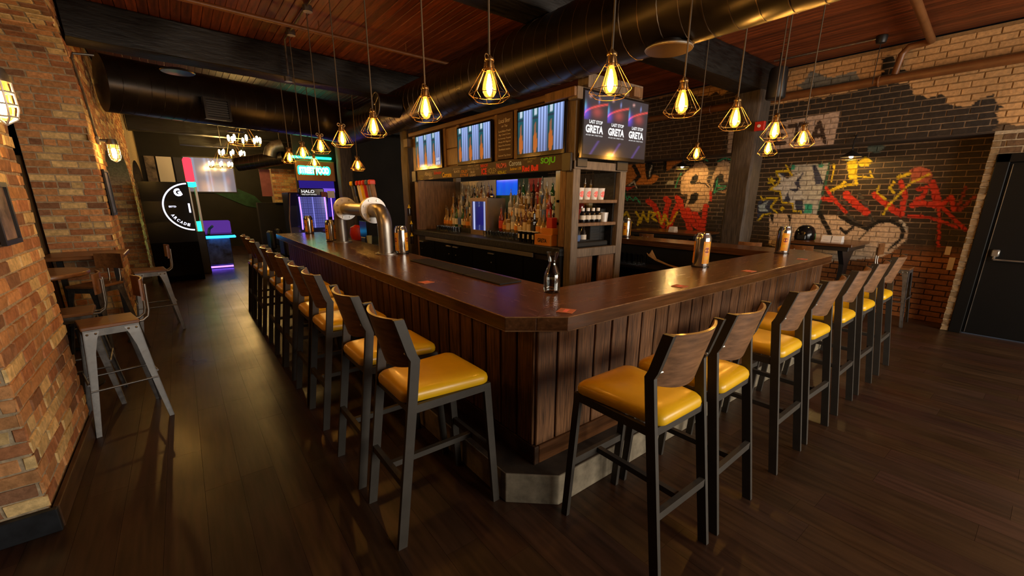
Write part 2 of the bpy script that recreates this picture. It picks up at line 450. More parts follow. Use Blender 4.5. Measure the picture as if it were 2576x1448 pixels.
# ------------------------------------------------------------------ ceiling of narrow boards, beams, posts
mat('ceil_board',(.15,.036,.010),.5,var=.55,scale=4,stretch=(7,.6,7),bump=.15,objrand=.35,spec=.4)
mat('ceil_dark',(.02,.008,.004),.8)
cl=struct(MB().box(XL,XR+.6,YN,YF,CEIL+.02,CEIL+.08).build('ceiling','ceil_dark'))
bd=[]
for y0,y1 in ((-.45,3.2),(3.2,6.9),(6.9,10.5),(10.5,14.1),(14.1,YF),(YN,-.45)):
    x=-.69
    while x<XR-.02:
        bd.append((x,min(x+.092,XR),y0,y1)); x+=.094
bshare={}
def board(q,par):
    x0,x1,y0,y1=q; key=(round(x1-x0,4),round(y1-y0,3))
    if key not in bshare:
        o=MB().cbox(0,x1-x0,0,y1-y0,0,.022,.004).build('board','ceil_board',par,world=False); bshare[key]=o.data
    else:
        o=bpy.data.objects.new('board',bshare[key]); col.objects.link(o); o.parent=par
    o.location=(x0,y0,CEIL-.002+random.uniform(-.003,.003)); return o
n=0
for q in bd:
    if q[2]>=-.46 and q[3]<11 and n<273: board(q,cl); n+=1
mb=MB()
for q in bd:
    if not(q[2]>=-.46 and q[3]<11): mb.cbox(q[0],q[1],q[2],q[3],CEIL-.002+random.uniform(-.003,.003),CEIL+.02,.004)
tag(mb.build('boards_remaining','ceil_board',cl),kind='stuff')
def beam(name,p0,p1,wd,z0,z1,label):
    d=Vector((p1[0]-p0[0],p1[1]-p0[1],0)); L_=d.length; d.normalize(); n_=Vector((-d.y,d.x,0))*wd/2
    N_=24; rings=[]; r=random.Random(len(label))
    for i in range(N_+1):
        c=Vector((p0[0],p0[1],0))+d*(L_*i/N_); j=lambda:r.uniform(-.008,.008)
        e=.025
        pr=[(-1,e,0),(-1,1-e,0),(-1+2*e,1,0),(1-2*e,1,0),(1,1-e,0),(1,e,0),(1-2*e,0,0),(-1+2*e,0,0)]
        rings.append([(c.x+n_.x*a+j(),c.y+n_.y*a+j(),z0+(z1-z0)*b+j()*.7) for a,b,_ in pr])
    o=MB().loft(rings).build(name,'black_wood',smooth=40); tag(o,label,'beam'); return o
beam('ceiling_beam',(-.68,6.82),(7.75,7.75),.34,3.255,CEIL-.01,'thick black timber ceiling beam landing on the brick arch wall')
beam('ceiling_beam',(-.68,3.3),(7.75,3.34),.34,3.25,CEIL-.01,'black timber beam crossing above the big duct to the graffiti wall')
beam('ceiling_beam',(-.68,10.6),(7.75,10.9),.34,3.2,CEIL-.01,'dark timber beam beyond the far end of the bar')
beam('ceiling_beam',(-.68,13.8),(7.75,14.1),.34,3.2,CEIL-.01,'dark timber beam above the three chandeliers')
beam('ceiling_beam',(-.68,16.6),(7.75,16.9),.34,3.2,CEIL-.01,'farthest dark timber beam above the projection screen')
def post(loc,w_,h,label):
    r=random.Random(3); rings=[]
    for i in range(15):
        z=h*i/14; j=lambda:r.uniform(-.006,.006); e=.18
        pr=[(-1,-1+e),(-1+e,-1),(1-e,-1),(1,-1+e),(1,1-e),(1-e,1),(-1+e,1),(-1,1-e)]
        rings.append([(loc[0]+a*w_/2+j(),loc[1]+b*w_/2+j(),z) for a,b in pr])
    return tag(MB().loft(rings).build('timber_post','post_wood',smooth=40),label,'post')
post((3.32,7.19),.26,3.25,'rough timber post at the far end of the back bar')
post((3.25,10.72),.30,3.21,'rough grey timber post beside the glowing racing arcade game')
post((7.3,3.32),.36,3.26,'rough dark timber post in front of the graffiti wall')

# ------------------------------------------------------------------ outer walls
struct(MB().box(XL-.1,XL,YN,YF,0,CEIL).build('wall_left','dark_wall'))
struct(MB().box(XL,XR+.6,YF,YF+.1,0,CEIL).build('wall_back','dark_wall'))
# wall behind the camera with three assumed window openings, out of view
wb=MB(); xs=[XL,1.65,3.35,3.85,5.55,5.85,7.55,XR+.6]
for i in range(0,len(xs),2): wb.box(xs[i],xs[i+1],YN-.15,YN,0,CEIL)
for i in range(1,len(xs)-1,2): wb.box(xs[i],xs[i+1],YN-.15,YN,0,.75); wb.box(xs[i],xs[i+1],YN-.15,YN,2.75,CEIL)
struct(wb.build('wall_front','mortar'))
for i,xw in enumerate((2.5,4.7,6.7)):
    wn=MB(); 
    for a in (-.82,0,.82): wn.box(xw+a-.03,xw+a+.03,YN-.14,YN-.08,.75,2.75)
    for z in (.75,1.9,2.69): wn.box(xw-.82,xw+.82,YN-.14,YN-.08,z,z+.06)
    struct(wn.build('window_%d'%(i+1),'black_paint'))  # frame of an assumed window, never in view

# ------------------------------------------------------------------ graffiti wall (colours filled in by mural())
XG, XU, ZS, YD = 8.2, 7.8, 2.46, .72
def _za(pts): return [(1550+x/4.826, 340+y/4.826) for x,y in pts]
def _zb(pts): return [(1880+x/3.62, 340+y/3.62) for x,y in pts]
def _zc(pts): return [(1800+x/3.291, y/3.291) for x,y in pts]
ORA=(.50,.17,.03); TAN=(.46,.30,.18); BLK=(.012,.010,.008); RED=(.52,.035,.015); YEL=(.58,.42,.015); GRN=(.03,.30,.16); WHT=(.5,.45,.38)
GRY=(.36,.35,.34); STA=(.42,.42,.44); NAV=(.03,.035,.07); CRM=(.55,.40,.27); SIG=(.50,.38,.30)
SH=[]
def poly(z,pts,c): SH.append(('p',np.array(z(pts)),0,c))
def stroke(z,pts,w_,c):
    s={'_za':4.826,'_zb':3.62,'_zc':3.291}[z.__name__]; SH.append(('s',np.array(z(pts)),w_/s/2,c))
# letters on the left part
poly(_za,[(60,470),(150,350),(270,350),(300,300),(350,330),(360,500),(470,480),(520,500),(480,570),(420,600),(240,600),(210,560),(60,640)],ORA)
poly(_za,[(360,330),(420,310),(470,380),(460,450),(420,530),(370,530),(360,430)],BLK)
stroke(_za,[(432,370),(415,430),(410,500)],16,WHT)
stroke(_za,[(215,370),(250,440),(280,500),(220,560)],40,BLK)
poly(_za,[(610,330),(660,230),(740,210),(800,250),(800,320),(720,350),(640,420),(600,440)],ORA)
stroke(_za,[(580,130),(655,205),(720,172),(800,190),(860,240),(880,300)],18,WHT)
stroke(_za,[(590,160),(600,250),(590,430)],40,BLK)
stroke(_za,[(160,610),(215,560),(250,640)],14,WHT)
poly(_za,[(110,630),(230,625),(130,670)],RED)
poly(_za,[(590,600),(650,540),(700,560),(700,600)],(.3,.26,.2))
poly(_za,[(780,640),(790,520),(850,440),(920,400),(960,340),(1040,320),(1110,370),(1125,450),(1100,560),(1150,640),(1160,720),(1120,820),(1060,890),(1000,935),(930,915),(870,890),(830,880),(850,800),(870,720),(790,720)],TAN)
poly(_za,[(900,580),(920,510),(970,465),(1000,500),(980,560),(930,610)],BLK)
poly(_za,[(865,840),(910,720),(970,690),(1005,710),(990,780),(940,830)],BLK)
stroke(_za,[(920,600),(1000,572),(1080,590),(1125,640)],12,BLK)
poly(_za,[(1165,520),(1210,400),(1240,330),(1310,305),(1390,340),(1430,420),(1440,470),(1600,470),(1600,560),(1320,565),(1290,520),(1250,600),(1200,640),(1160,700),(1150,600)],TAN)
poly(_za,[(1175,620),(1205,510),(1270,460),(1302,480),(1290,560),(1240,590),(1205,700),(1170,700)],BLK)
poly(_za,[(1240,690),(1330,670),(1400,600),(1600,580),(1600,660),(1440,690),(1380,760),(1330,700)],(.5,.27,.12))
poly(_za,[(1440,440),(1470,370),(1540,330),(1620,330),(1600,460)],(.5,.25,.1))
stroke(_za,[(950,300),(1060,285),(1120,310)],12,GRN); stroke(_za,[(1230,320),(1320,275),(1410,300),(1440,350)],12,GRN)
for s in ([(390,800),(470,860),(530,1000),(570,1100)],[(600,770),(640,800),(610,900),(590,1010)],[(740,760),(790,850),(820,950),(870,1070),(900,1140)],[(780,800),(720,900),(680,1030),(640,1120)],[(870,900),(900,1000),(950,1080),(1000,1120)],[(1090,860),(1062,1000),(1050,1150)],[(960,950),(1010,1050),(1050,1150)]): stroke(_za,s,58,RED)
stroke(_za,[(1145,690),(1150,790)],30,RED)
for s in ([(90,980),(130,930),(170,1040),(190,1060)],[(240,930),(290,1000),(260,1080)],[(330,930),(290,1060)],[(330,940),(370,1040)],[(400,920),(390,1050)],[(420,930),(480,950),(430,1000),(490,1040)],[(510,930),(550,1080),(590,960),(630,1070)],[(740,930),(680,1040),(620,1090)]): stroke(_za,s,22,YEL)
stroke(_za,[(105,690),(130,790),(160,740),(210,790),(240,750),(290,830)],12,GRN)
stroke(_za,[(800,450),(740,560),(720,640)],10,GRN)
stroke(_za,[(1190,690),(1230,530),(1220,615),(1330,615),(1310,650),(1240,660),(1190,700)],11,GRN)
# star panel
poly(_zb,[(395,270),(740,255),(700,420),(660,600),(635,720),(500,720),(495,610),(520,580),(470,500),(440,420),(520,330),(410,360)],GRY)
poly(_zb,[(588,265),(625,262),(695,440),(620,450)],NAV)
poly(_zb,[(200,490),(300,440),(280,340),(360,395),(520,325),(430,430),(525,580),(430,590),(445,700),(380,600),(320,600),(310,500)],STA)
for q in ([(430,430),(520,325),(470,420),(485,490),(440,460)],[(375,490),(475,488),(440,522)],[(325,605),(370,520),(392,600)],[(430,600),(500,600),(510,715),(450,700)],[(280,340),(330,345),(360,395)]): poly(_zb,q,NAV)
poly(_zb,[(100,600),(245,580),(205,660),(230,700),(150,712),(90,770)],NAV)
poly(_zb,[(105,640),(200,590),(160,650),(190,690),(110,695)],(.32,.40,.44))
for s in ([(350,270),(410,365)],[(260,330),(370,325),(400,350)],[(260,330),(295,395),(270,450),(200,495),(300,510),(320,612),(410,620),(420,690),(490,690),(490,720)],[(120,550),(140,590),(180,570),(280,570),(210,655),(270,705)],[(210,710),(150,720),(95,770)]): stroke(_zb,s,13,YEL)
poly(_zb,[(220,360),(235,400),(268,410),(240,425),(240,458),(215,435),(182,440),(200,415),(182,388),(212,395)],YEL)
poly(_zb,[(318,640),(342,665),(320,692),(292,670)],YEL)
for q in ([(395,270),(440,265),(430,320),(405,310)],[(520,620),(590,620),(590,715),(515,715)],[(650,265),(700,260),(690,290),(650,300)]): poly(_zb,q,(.03,.28,.19))
stroke(_zb,[(745,255),(710,450),(660,620),(640,720)],14,(.015,.09,.06))
# dark curves, red writing, yellow splashes
stroke(_zb,[(760,530),(840,610),(830,720)],26,(.06,.05,.04)); stroke(_zb,[(1020,540),(1080,640),(1150,800)],30,(.06,.05,.04)); stroke(_zb,[(860,560),(910,640),(920,730),(1000,800)],24,(.06,.05,.04))
poly(_zb,[(1480,320),(1560,280),(1660,310),(1695,370),(1640,430),(1500,420)],(.40,.09,.05))
for s,k in (([(720,480),(800,600),(900,700)],28),([(690,580),(800,585)],36),([(900,540),(1000,640),(1085,700)],60),([(1160,540),(1290,650),(1400,720)],56),([(1400,430),(1440,560),(1400,700)],46),([(1560,490),(1640,480),(1600,560),(1530,600)],36),([(1690,440),(1720,560),(1740,640)],70),([(1500,640),(1600,620),(1740,650)],46),([(1740,650),(1750,800),(1740,1010)],26),([(1760,640),(1860,560),(1880,680)],38),([(1470,740),(1650,750),(1800,790),(1900,840)],26),([(1780,660),(1900,780),(1985,860)],34)): stroke(_zb,s,k,RED)
for s in ([(1990,480),(1940,600),(1900,690)],[(2080,560),(1980,640),(1930,690)]): stroke(_zb,s,26,(.25,.03,.012))
poly(_zb,[(905,250),(985,195),(1000,250),(1000,480),(970,400),(930,410),(920,330)],YEL)
poly(_zb,[(1010,240),(1080,190),(1135,230),(1100,280),(1020,280)],YEL)
for s,k in (([(790,270),(790,310),(770,380),(765,420)],16),([(765,505),(850,460),(890,425)],20),([(770,500),(870,460),(1000,440)],18),([(1235,725),(1300,620),(1400,520),(1500,430),(1660,350)],16),([(1370,385),(1480,345)],28),([(1340,430),(1300,480),(1330,520)],22),([(1200,470),(1180,520),(1260,590)],20),([(1000,380),(1140,380),(1120,330)],14)): stroke(_zb,s,k,YEL)
# long cream shape with the black outline
poly(_zb,[(200,715),(640,720),(850,730),(930,800),(1090,850),(1200,790),(1300,790),(1400,840),(1420,900),(1340,980),(1290,1060),(1240,1100),(1140,1120),(700,1150),(200,1000)],CRM)
stroke(_zb,[(655,700),(720,830),(760,920)],40,BLK)
stroke(_zb,[(850,735),(950,800),(1090,850),(1200,785),(1310,780),(1395,830),(1425,890),(1385,960),(1290,1050)],34,BLK)
stroke(_zb,[(1020,945),(1110,855)],12,BLK)
for q in ([(200,720),(245,720),(235,810)],[(362,720),(400,720),(387,825)]): poly(_zb,q,BLK)
stroke(_zb,[(855,850),(895,890)],26,BLK); stroke(_zb,[(960,840),(900,892)],26,BLK)
stroke(_zb,[(1455,870),(1445,930),(1385,990),(1290,1060)],26,CRM)
for q in ((1395,785),(1425,815),(1445,845)): stroke(_zb,[q,(q[0]+1,q[1])],32,WHT)
poly(_zb,[(1100,90),(1200,60),(1260,100),(1200,160),(1090,150)],(.10,.13,.11))
poly(_zc,[(2180,1060),(2220,990),(2300,1020),(2330,1060),(2320,1110),(2200,1100)],(.01,.22,.14))
SH_UP=[]
def upoly(pts,c): SH_UP.append(('p',np.array(_zc(pts)),0,c))
def ustroke(pts,w_,c): SH_UP.append(('s',np.array(_zc(pts)),w_/3.291/2,c))
upoly([(-800,820),(200,760),(200,1600),(-800,1600)],(.05,.028,.016))
upoly([(540,850),(1000,790),(1200,735),(1400,690),(1610,680),(1660,770),(1760,800),(1900,760),(1900,860),(2100,860),(2330,770),(2350,860),(2390,900),(2340,960),(2340,1130),(1500,1500),(100,1500),(100,900)],(.028,.022,.018))
upoly([(690,700),(800,600),(1000,650),(1150,590),(1200,640),(1100,700),(800,765)],(.17,.17,.15))
upoly([(1390,500),(1440,470),(1510,455),(1560,580),(1590,610),(1380,645)],BLK); upoly([(1180,680),(1300,630),(1340,640),(1200,700)],BLK)
upoly([(105,1085),(1028,922),(980,1200),(100,1270)],SIG)
LET=(.05,.03,.022)
for s in ([(265,1110),(215,1088),(188,1140),(200,1205),(255,1200),(255,1150),(230,1150)],[(340,1200),(335,1080),(390,1070),(400,1110),(350,1140),(410,1190)],[(565,1050),(490,1062),(495,1190),(570,1180)],[(500,1122),(550,1115)],[(610,1045),(745,1022)],[(678,1035),(665,1165)],[(790,1180),(862,1010),(905,1175)],[(815,1130),(885,1120)]): ustroke(s,32,LET)
upoly([(2330,1040),(2700,1010),(2700,1500),(2250,1500)],(.12,.075,.04))

def vnoise(a,b,seed):
    """smooth value noise for worn paint edges"""
    r=np.random.default_rng(seed); T=r.random((64,64)); i=np.floor(a).astype(int); j=np.floor(b).astype(int); f=a-i; g=b-j
    f=f*f*(3-2*f); g=g*g*(3-2*g); t=lambda x,y:T[x%64,y%64]
    return (t(i,j)*(1-f)+t(i+1,j)*f)*(1-g)+(t(i,j+1)*(1-f)+t(i+1,j+1)*f)*g
def mural(P, upper, mortar):
    P=np.asarray(P,float); u,v,_=project(P); n=len(P); y=P[:,1]; z=P[:,2]
    n1=vnoise(y*9,z*9,1)-.5; n2=vnoise(y*9+7,z*9+3,2)-.5; n3=vnoise(y*2.3,z*3.1,3); n4=vnoise(y*30,z*40,4)
    uu=u+n1*2.0; vv=v+n2*2.0
    if upper:
        # ochre-painted brick, black overspray in ragged clouds
        base=np.outer(.75+.5*n3,(.56,.32,.135)) if not mortar else np.outer(.7+.4*n3,(.30,.17,.07))
        uu=u+n1*26+n4*6; vv=v+n2*14
    else:
        base=np.outer(.5+1.0*n3,(.030,.020,.013)) if not mortar else np.outer(.4+1.2*n4*n3+.5*(z>1.3),(.17,.115,.07))
        low=np.clip((1.05+.25*(n3-.5)-z)/.2,0,1)*np.clip((2.7-y)/.3,0,1)*np.clip((n4*.3+.9),0,1)
        ob=np.outer(.7+.5*n3,(.30,.105,.028)) if not mortar else np.outer(np.ones(n),(.06,.03,.015))
        base=base*(1-low[:,None])+ob*low[:,None]
    hit=np.zeros(n,bool); C=base.copy()
    for kind,pts,r,c in (SH_UP if upper else SH):
        lo=pts.min(0)-r-30; hi=pts.max(0)+r+30
        sel=np.where((uu>lo[0])&(uu<hi[0])&(vv>lo[1])&(vv<hi[1]))[0]
        if not len(sel): continue
        a,b=(uu[sel],vv[sel]) if not(upper and c in (SIG,LET)) else (u[sel],v[sel])
        if kind=='p':
            ins=np.zeros(len(sel),bool); m=len(pts)
            for i in range(m):
                x1,y1=pts[i]; x2,y2=pts[(i+1)%m]
                ins^=((y1>b)!=(y2>b))&(a<(x2-x1)*(b-y1)/(y2-y1+1e-12)+x1)
        else:
            ins=np.zeros(len(sel),bool)
            for i in range(len(pts)-1):
                d=pts[i+1]-pts[i]; L2=max(d@d,1e-9); t=np.clip(((a-pts[i][0])*d[0]+(b-pts[i][1])*d[1])/L2,0,1)
                ins|=np.hypot(a-pts[i][0]-t*d[0],b-pts[i][1]-t*d[1])<r*(.95+.3*n4[sel])
        s=sel[ins]
        dark=sum(c)<.1
        cc=np.array(c)
        if mortar and dark: C[s]=cc if not(upper) else np.outer(.5+.5*n4[s],(.26,.18,.11))
        else: C[s]=cc*(.62 if mortar else 1.)*(.8+.4*n4[s])[:,None]
    return [tuple(c) for c in np.clip(C,0.002,1)]

def mural_wall(name,X,y0,y1,z0,z1,upper,n_ind,seed,extra=None):
    # backing slab with the mortar colours on a fine grid
    gy=max(2,int((y1-y0)/.022)); gz=max(2,int((z1-z0)/.022)); mb=MB()
    Y=np.linspace(y0,y1,gy+1); Z=np.linspace(z0,z1,gz+1)
    V=[(X,a,b) for b in Z for a in Y]
    Fq=[(j*(gy+1)+i,(j+1)*(gy+1)+i,(j+1)*(gy+1)+i+1,j*(gy+1)+i+1) for j in range(gz) for i in range(gy)]
    mb.v=V; mb.f=Fq; mb.c=mural(V,upper,True)
    k=len(mb.v); mb.v+=[(X,y0,z0),(X,y1,z0),(X,y1,z1),(X,y0,z1),(X+.3,y0,z0),(X+.3,y1,z0),(X+.3,y1,z1),(X+.3,y0,z1)]; mb.c+=[(.1,.07,.04)]*8
    mb.f+=[(k,k+4,k+5,k+1),(k+3,k+2,k+6,k+7),(k,k+3,k+7,k+4),(k+1,k+5,k+6,k+2),(k+4,k+7,k+6,k+5)]
    w_=struct(mb.build(name,'mortar_paint'))
    r=random.Random(seed); bl,bh=.205,.066; rows=[]; z=z0; k=0
    while z+bh*.6<z1:
        y=y0-(bl+JT)*(.5 if k%2 else 0)-r.uniform(0,.03)
        while y<y1:
            L_=bl*r.uniform(.94,1.05); a,b=max(y,y0),min(y+L_,y1)
            if b-a>.03: rows.append((a,b,z,min(z+bh,z1)))
            y+=L_+JT
        z+=bh+JT; k+=1
    def size(q):
        u,v,d=project((X,(q[0]+q[1])/2,(q[2]+q[3])/2)); return d if -60<u<2640 and -60<v<1500 else 1e9
    rows.sort(key=size)
    def mesh(mb,q):
        a,b,c,d=q; h=.006*r.uniform(.5,1.4); nu,nv=12,4; e=.004; base=len(mb.v)
        us=np.linspace(a+e,b-e,nu+1); vs=np.linspace(c+e,d-e,nv+1)
        V=[(X-h,float(p),float(t)) for t in vs for p in us]
        Fq=[(j*(nu+1)+i,(j+1)*(nu+1)+i,(j+1)*(nu+1)+i+1,j*(nu+1)+i+1) for j in range(nv) for i in range(nu)]
        cr=[0,nu,(nv+1)*(nu+1)-1,nv*(nu+1)]; n=len(V)
        V+=[(X+.003,a,c),(X+.003,b,c),(X+.003,b,d),(X+.003,a,d)]
        for i in range(4): Fq.append((cr[i],cr[(i+1)%4],n+(i+1)%4,n+i))
        mb.v+=V; mb.f+=[tuple(i+base for i in f) for f in Fq]; mb.c+=[None]*len(V)
    for q in rows[:n_ind]:
        mb=MB(); mesh(mb,q); mb.c=mural(mb.v,upper,False); mb.build('brick','brick_paint',w_)
    mb=MB()
    for q in rows[n_ind:]: mesh(mb,q)
    if mb.v: mb.c=mural(mb.v,upper,False); tag(mb.build('bricks_remaining','brick_paint',w_),kind='stuff')
    return w_
mat('brick_paint',(.4,.2,.08),.62,var=.22,scale=30,bump=.4,attr=True,spec=.35)
mural_wall('wall_right',XG,YD,9.0,0,ZS,False,300,21)
mural_wall('wall_right',XU,-1.0,6.2,ZS,CEIL-.02,True,300,22)
struct(MB().box(XU,XG+.3,YD,9.0,ZS-.02,ZS-.0005).build('trim_1','soffit_dark'))
struct(MB().box(XU,XU+.3,6.2,YF,ZS,CEIL).build('wall_right','dark_wall'))
struct(MB().box(XG,XG+.1,9.0,YF,0,ZS).build('wall_right','dark_wall'))
# brick pier beside the door and the wall beyond it
dp=struct(MB().box(XU,XU+.45,.645,YD,0,ZS).build('wall_right','mortar'))
brick_field(dp,lambda u,v,d:(XU-d,u,v),.645,YD,0,ZS,lambda u,v,r:tuple(np.array((.30,.20,.10))*r.uniform(.6,1.2)),n_ind=80,proud=.012,rough=.006,seed=14)
struct(MB().box(XU,XU+.45,YN,-.55,0,ZS).build('wall_right','mortar'))
struct(MB().box(XU,XU+.3,YN,-1.0,ZS,CEIL).build('wall_right','mortar'))
# door
dr=sempty('door_1',(XU,.03,0))
f=MB(); 
for (y0,y1,z0,z1) in ((.53,.645,0,2.2),(-.55,-.45,0,2.2),(-.55,.645,2.10,2.2)): f.cbox(XU-.03,XU+.1,y0,y1,z0,z1,.006)
f.build('door_frame','door_black',dr)
MB().cbox(XU+.03,XU+.07,-.45,.53,.01,2.10,.004).build('door_leaf','door_black',dr)
MB().box(XU+.02,XU+.032,.50,.506,.02,2.08).build('door_seal','steel',dr)
p_=MB(); p_.cbox(XU-.03,XU+.03,.40,.47,1.0,1.09,.012); p_.build('latch_case','steel',dr,smooth=40)
MB().cyl((XU-.05,.435,.97),(XU-.05,-.40,.97),.012,n=10).cyl((XU-.05,.435,.97),(XU+.02,.435,1.04),.012,n=8).cyl((XU-.05,-.40,.97),(XU+.03,-.40,.97),.012,n=8).build('push_bar','steel',dr,smooth=40)
hd_=struct(MB().box(XU+.0,XU+.3,-.55,.645,2.2,ZS).build('wall_right','mortar'))
brick_field(hd_,lambda u,v,d:(XU-d,u,v),-.55,.645,2.205,ZS,lambda u,v,r:tuple(np.array((.14,.08,.04))*r.uniform(.6,1.2)),n_ind=40,proud=.008,rough=.004,seed=15)
# ------------------------------------------------------------------ the bar
ZC, ZB = 1.075, .995
bar=thing('bar','long dark wooden bar with board front, thick varnished top and concrete plinth','bar',(1.4,1.6,0))
def bevel(o,w_=.004,seg=2):
    m=o.modifiers.new('bevel','BEVEL'); m.width=w_; m.segments=seg; m.limit_method='ANGLE'; m.angle_limit=math.radians(40); return o
bevel(MB().prism([(1.24,8.25),(1.24,1.66),(1.37,1.5625),(1.97,2.04),(1.97,8.25)],ZB,ZC).build('bar_top','counter_wood_y',bar))
bevel(MB().prism([(1.37,1.5625),(1.50,1.465),(5.61,1.485),(5.78,1.64),(5.42,2.04),(1.97,2.04)],ZB,ZC).build('bar_top','counter_wood_x',bar))
bevel(MB().prism([(5.78,1.64),(5.95,1.80),(5.95,5.2),(5.42,5.2),(5.42,2.04)],ZB,ZC).build('bar_top','counter_wood_y',bar))
bevel(MB().prism([(1.204,8.3),(1.204,1.609),(1.427,1.411),(5.65,1.43),(6.0,1.76),(6.0,5.2),(5.5,5.2),(5.5,2.0),(1.9,2.0),(1.9,8.3)],0,.187).build('plinth','concrete',bar),.006)
b_=MB(); b_.prism([(1.412,8.2),(1.412,1.602),(5.72,1.602),(5.86,1.74),(5.86,5.15),(5.46,5.15),(5.46,2.0),(1.93,2.0),(1.93,8.2)],.187,ZB).build('carcass','black_matte',bar)
y=1.60; k=0
while y<8.15:
    w_=.138; MB().cbox(1.385,1.413,y,min(y+w_,8.19),.30,ZB,.004).build('panel_board','panel_wood',bar); y+=w_+.018
x=1.40
while x<5.66:
    w_=.140; MB().cbox(x,min(x+w_,5.72),1.58,1.603,.30,ZB,.004).build('panel_board','panel_wood',bar); x+=w_+.014
y=1.77
while y<5.1:
    MB().cbox(5.86,5.882,y,y+.142,.30,ZB,.004).build('panel_board','panel_wood',bar); y+=.154
MB().cbox(1.378,1.413,1.568,8.19,.187,.30,.004).build('base_rail','base_brown',bar)
MB().cbox(1.414,5.72,1.568,1.603,.187,.30,.004).build('base_rail','counter_wood_x',bar)

MB().prism([(1.212,8.29),(1.212,1.613),(1.43,1.419),(5.645,1.438),(5.99,1.765),(5.99,5.19),(5.85,5.19),(5.85,1.8),(5.7,1.65),(1.45,1.65),(1.45,8.29)],.187,.1885).build('plinth_cover','plinth_dirt',bar)
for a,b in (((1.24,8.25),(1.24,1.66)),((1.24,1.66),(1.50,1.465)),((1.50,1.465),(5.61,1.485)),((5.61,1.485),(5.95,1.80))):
    for zz in (ZC-.0025,ZB+.003): MB().tube([(a[0]-.0005,a[1]-.0005,zz),(b[0]-.0005,b[1]-.0005,zz)],.0032,6).build('worn_edge','worn_edge',bar)  # thin pale strips: edge wear with the bevel's highlight painted into the colour
# ------------------------------------------------------------------ bar stools
def make_stool():
    t=thing('bar_stool','','bar stool')
    # profile: x forward (towards the bar), y across
    for s in (-1,1):
        MB().bar([(-.285,s*.205,0),(-.176,s*.196,.80),(-.157,s*.195,.955),(-.172,s*.195,.985),(-.222,s*.195,1.155)],.046,.022).build('rear_leg','steel_frame',t,world=False)
        MB().bar([(.278,s*.207,0),(.232,s*.196,.735)],.040,.022).build('front_leg','steel_frame',t,world=False)
    f=MB()
    for s in (-1,1): f.box(-.17,.215,s*.196-.011,s*.196+.011,.695,.735)
    f.box(.212,.244,-.19,.19,.695,.735); f.box(-.20,-.168,-.19,.19,.695,.735)
    f.build('seat_frame','steel_frame',t,world=False)
    MB().box(-.258,-.232,-.19,.19,.315,.355).build('stretcher','steel_frame',t,world=False)
    MB().box(.244,.268,-.19,.19,.315,.355).build('stretcher','steel_frame',t,world=False)
    MB().box(-.235,.25,-.014,.014,.320,.350).build('stretcher','steel_frame',t,world=False)
    def outline(sc_,z,dome=0):
        pts=[]; n=10
        for qx,qy,a0 in ((1,1,0),(-1,1,90),(-1,-1,180),(1,-1,270)):
            for i in range(n+1):
                a=math.radians(a0+90*i/n); R=.05
                wx=.235; wy=.208 if qx>0 else .178
                pts.append(((qx*(wx-R)+R*math.cos(a))*sc_+.02,(qy*(wy-R)+R*math.sin(a))*sc_,z))
        return pts
    rings=[outline(.97,.735),outline(1.0,.742),outline(1.008,.760),outline(.99,.777),outline(.94,.789),outline(.82,.799),outline(.6,.805),outline(.3,.808),outline(.04,.809)]
    MB().loft(rings).build('seat','seat_vinyl',t,smooth=50,world=False)
    m=MB(); n=16; R=[]
    for i in range(n+1):
        y=-.185+.37*i/n; q=1-(y/.185)**2; sag=.058*q
        zl=.918-.032*q; zh=1.150-.004*q
        xl=-.150-sag; xh=-.216-sag; th=.013
        R.append([(xl,y,zl),(xh,y,zh),(xh+th,y,zh+.002),(xl+th,y,zl+.002)])
    m.loft(R); m.build('backrest','back_ply',t,smooth=50,world=False)
    for s in (-1,1):
        MB().cyl((-.192,s*.170,.985),(-.186,s*.205,.985),.006,n=8).build('bolt','steel',t,world=False)
    return t
st0=make_stool()
lefts=[1.87,2.44,3.25,3.73,4.35,4.80,5.27,6.09,6.57,7.10]
rights=[(1.62,1.065,0),(2.12,1.07,2),(2.90,1.085,1),(3.45,1.09,-1),(4.10,1.10,1),(4.69,1.105,0),(5.38,1.115,1)]
used=False
for i,y in enumerate(lefts):
    o=st0 if not used else copy_tree(st0); used=True
    o.location=(.894+random.uniform(-.008,.0) if i else .894,y,0); o.rotation_euler=(0,0,math.radians(random.uniform(-.6,.6) if i else 0))
    tag(o,'steel bar stool with yellow seat on the long bar side, %s from the cut corner'%ORD[i],'bar stool','bar stools along the long side')
for i,(x,y,a) in enumerate(rights):
    o=copy_tree(st0); o.location=(x,y,0); o.rotation_euler=(0,0,PI/2+math.radians(a))
    tag(o,'steel bar stool with yellow seat on the short bar side, %s from the cut corner'%ORD[i],'bar stool','bar stools along the short side')

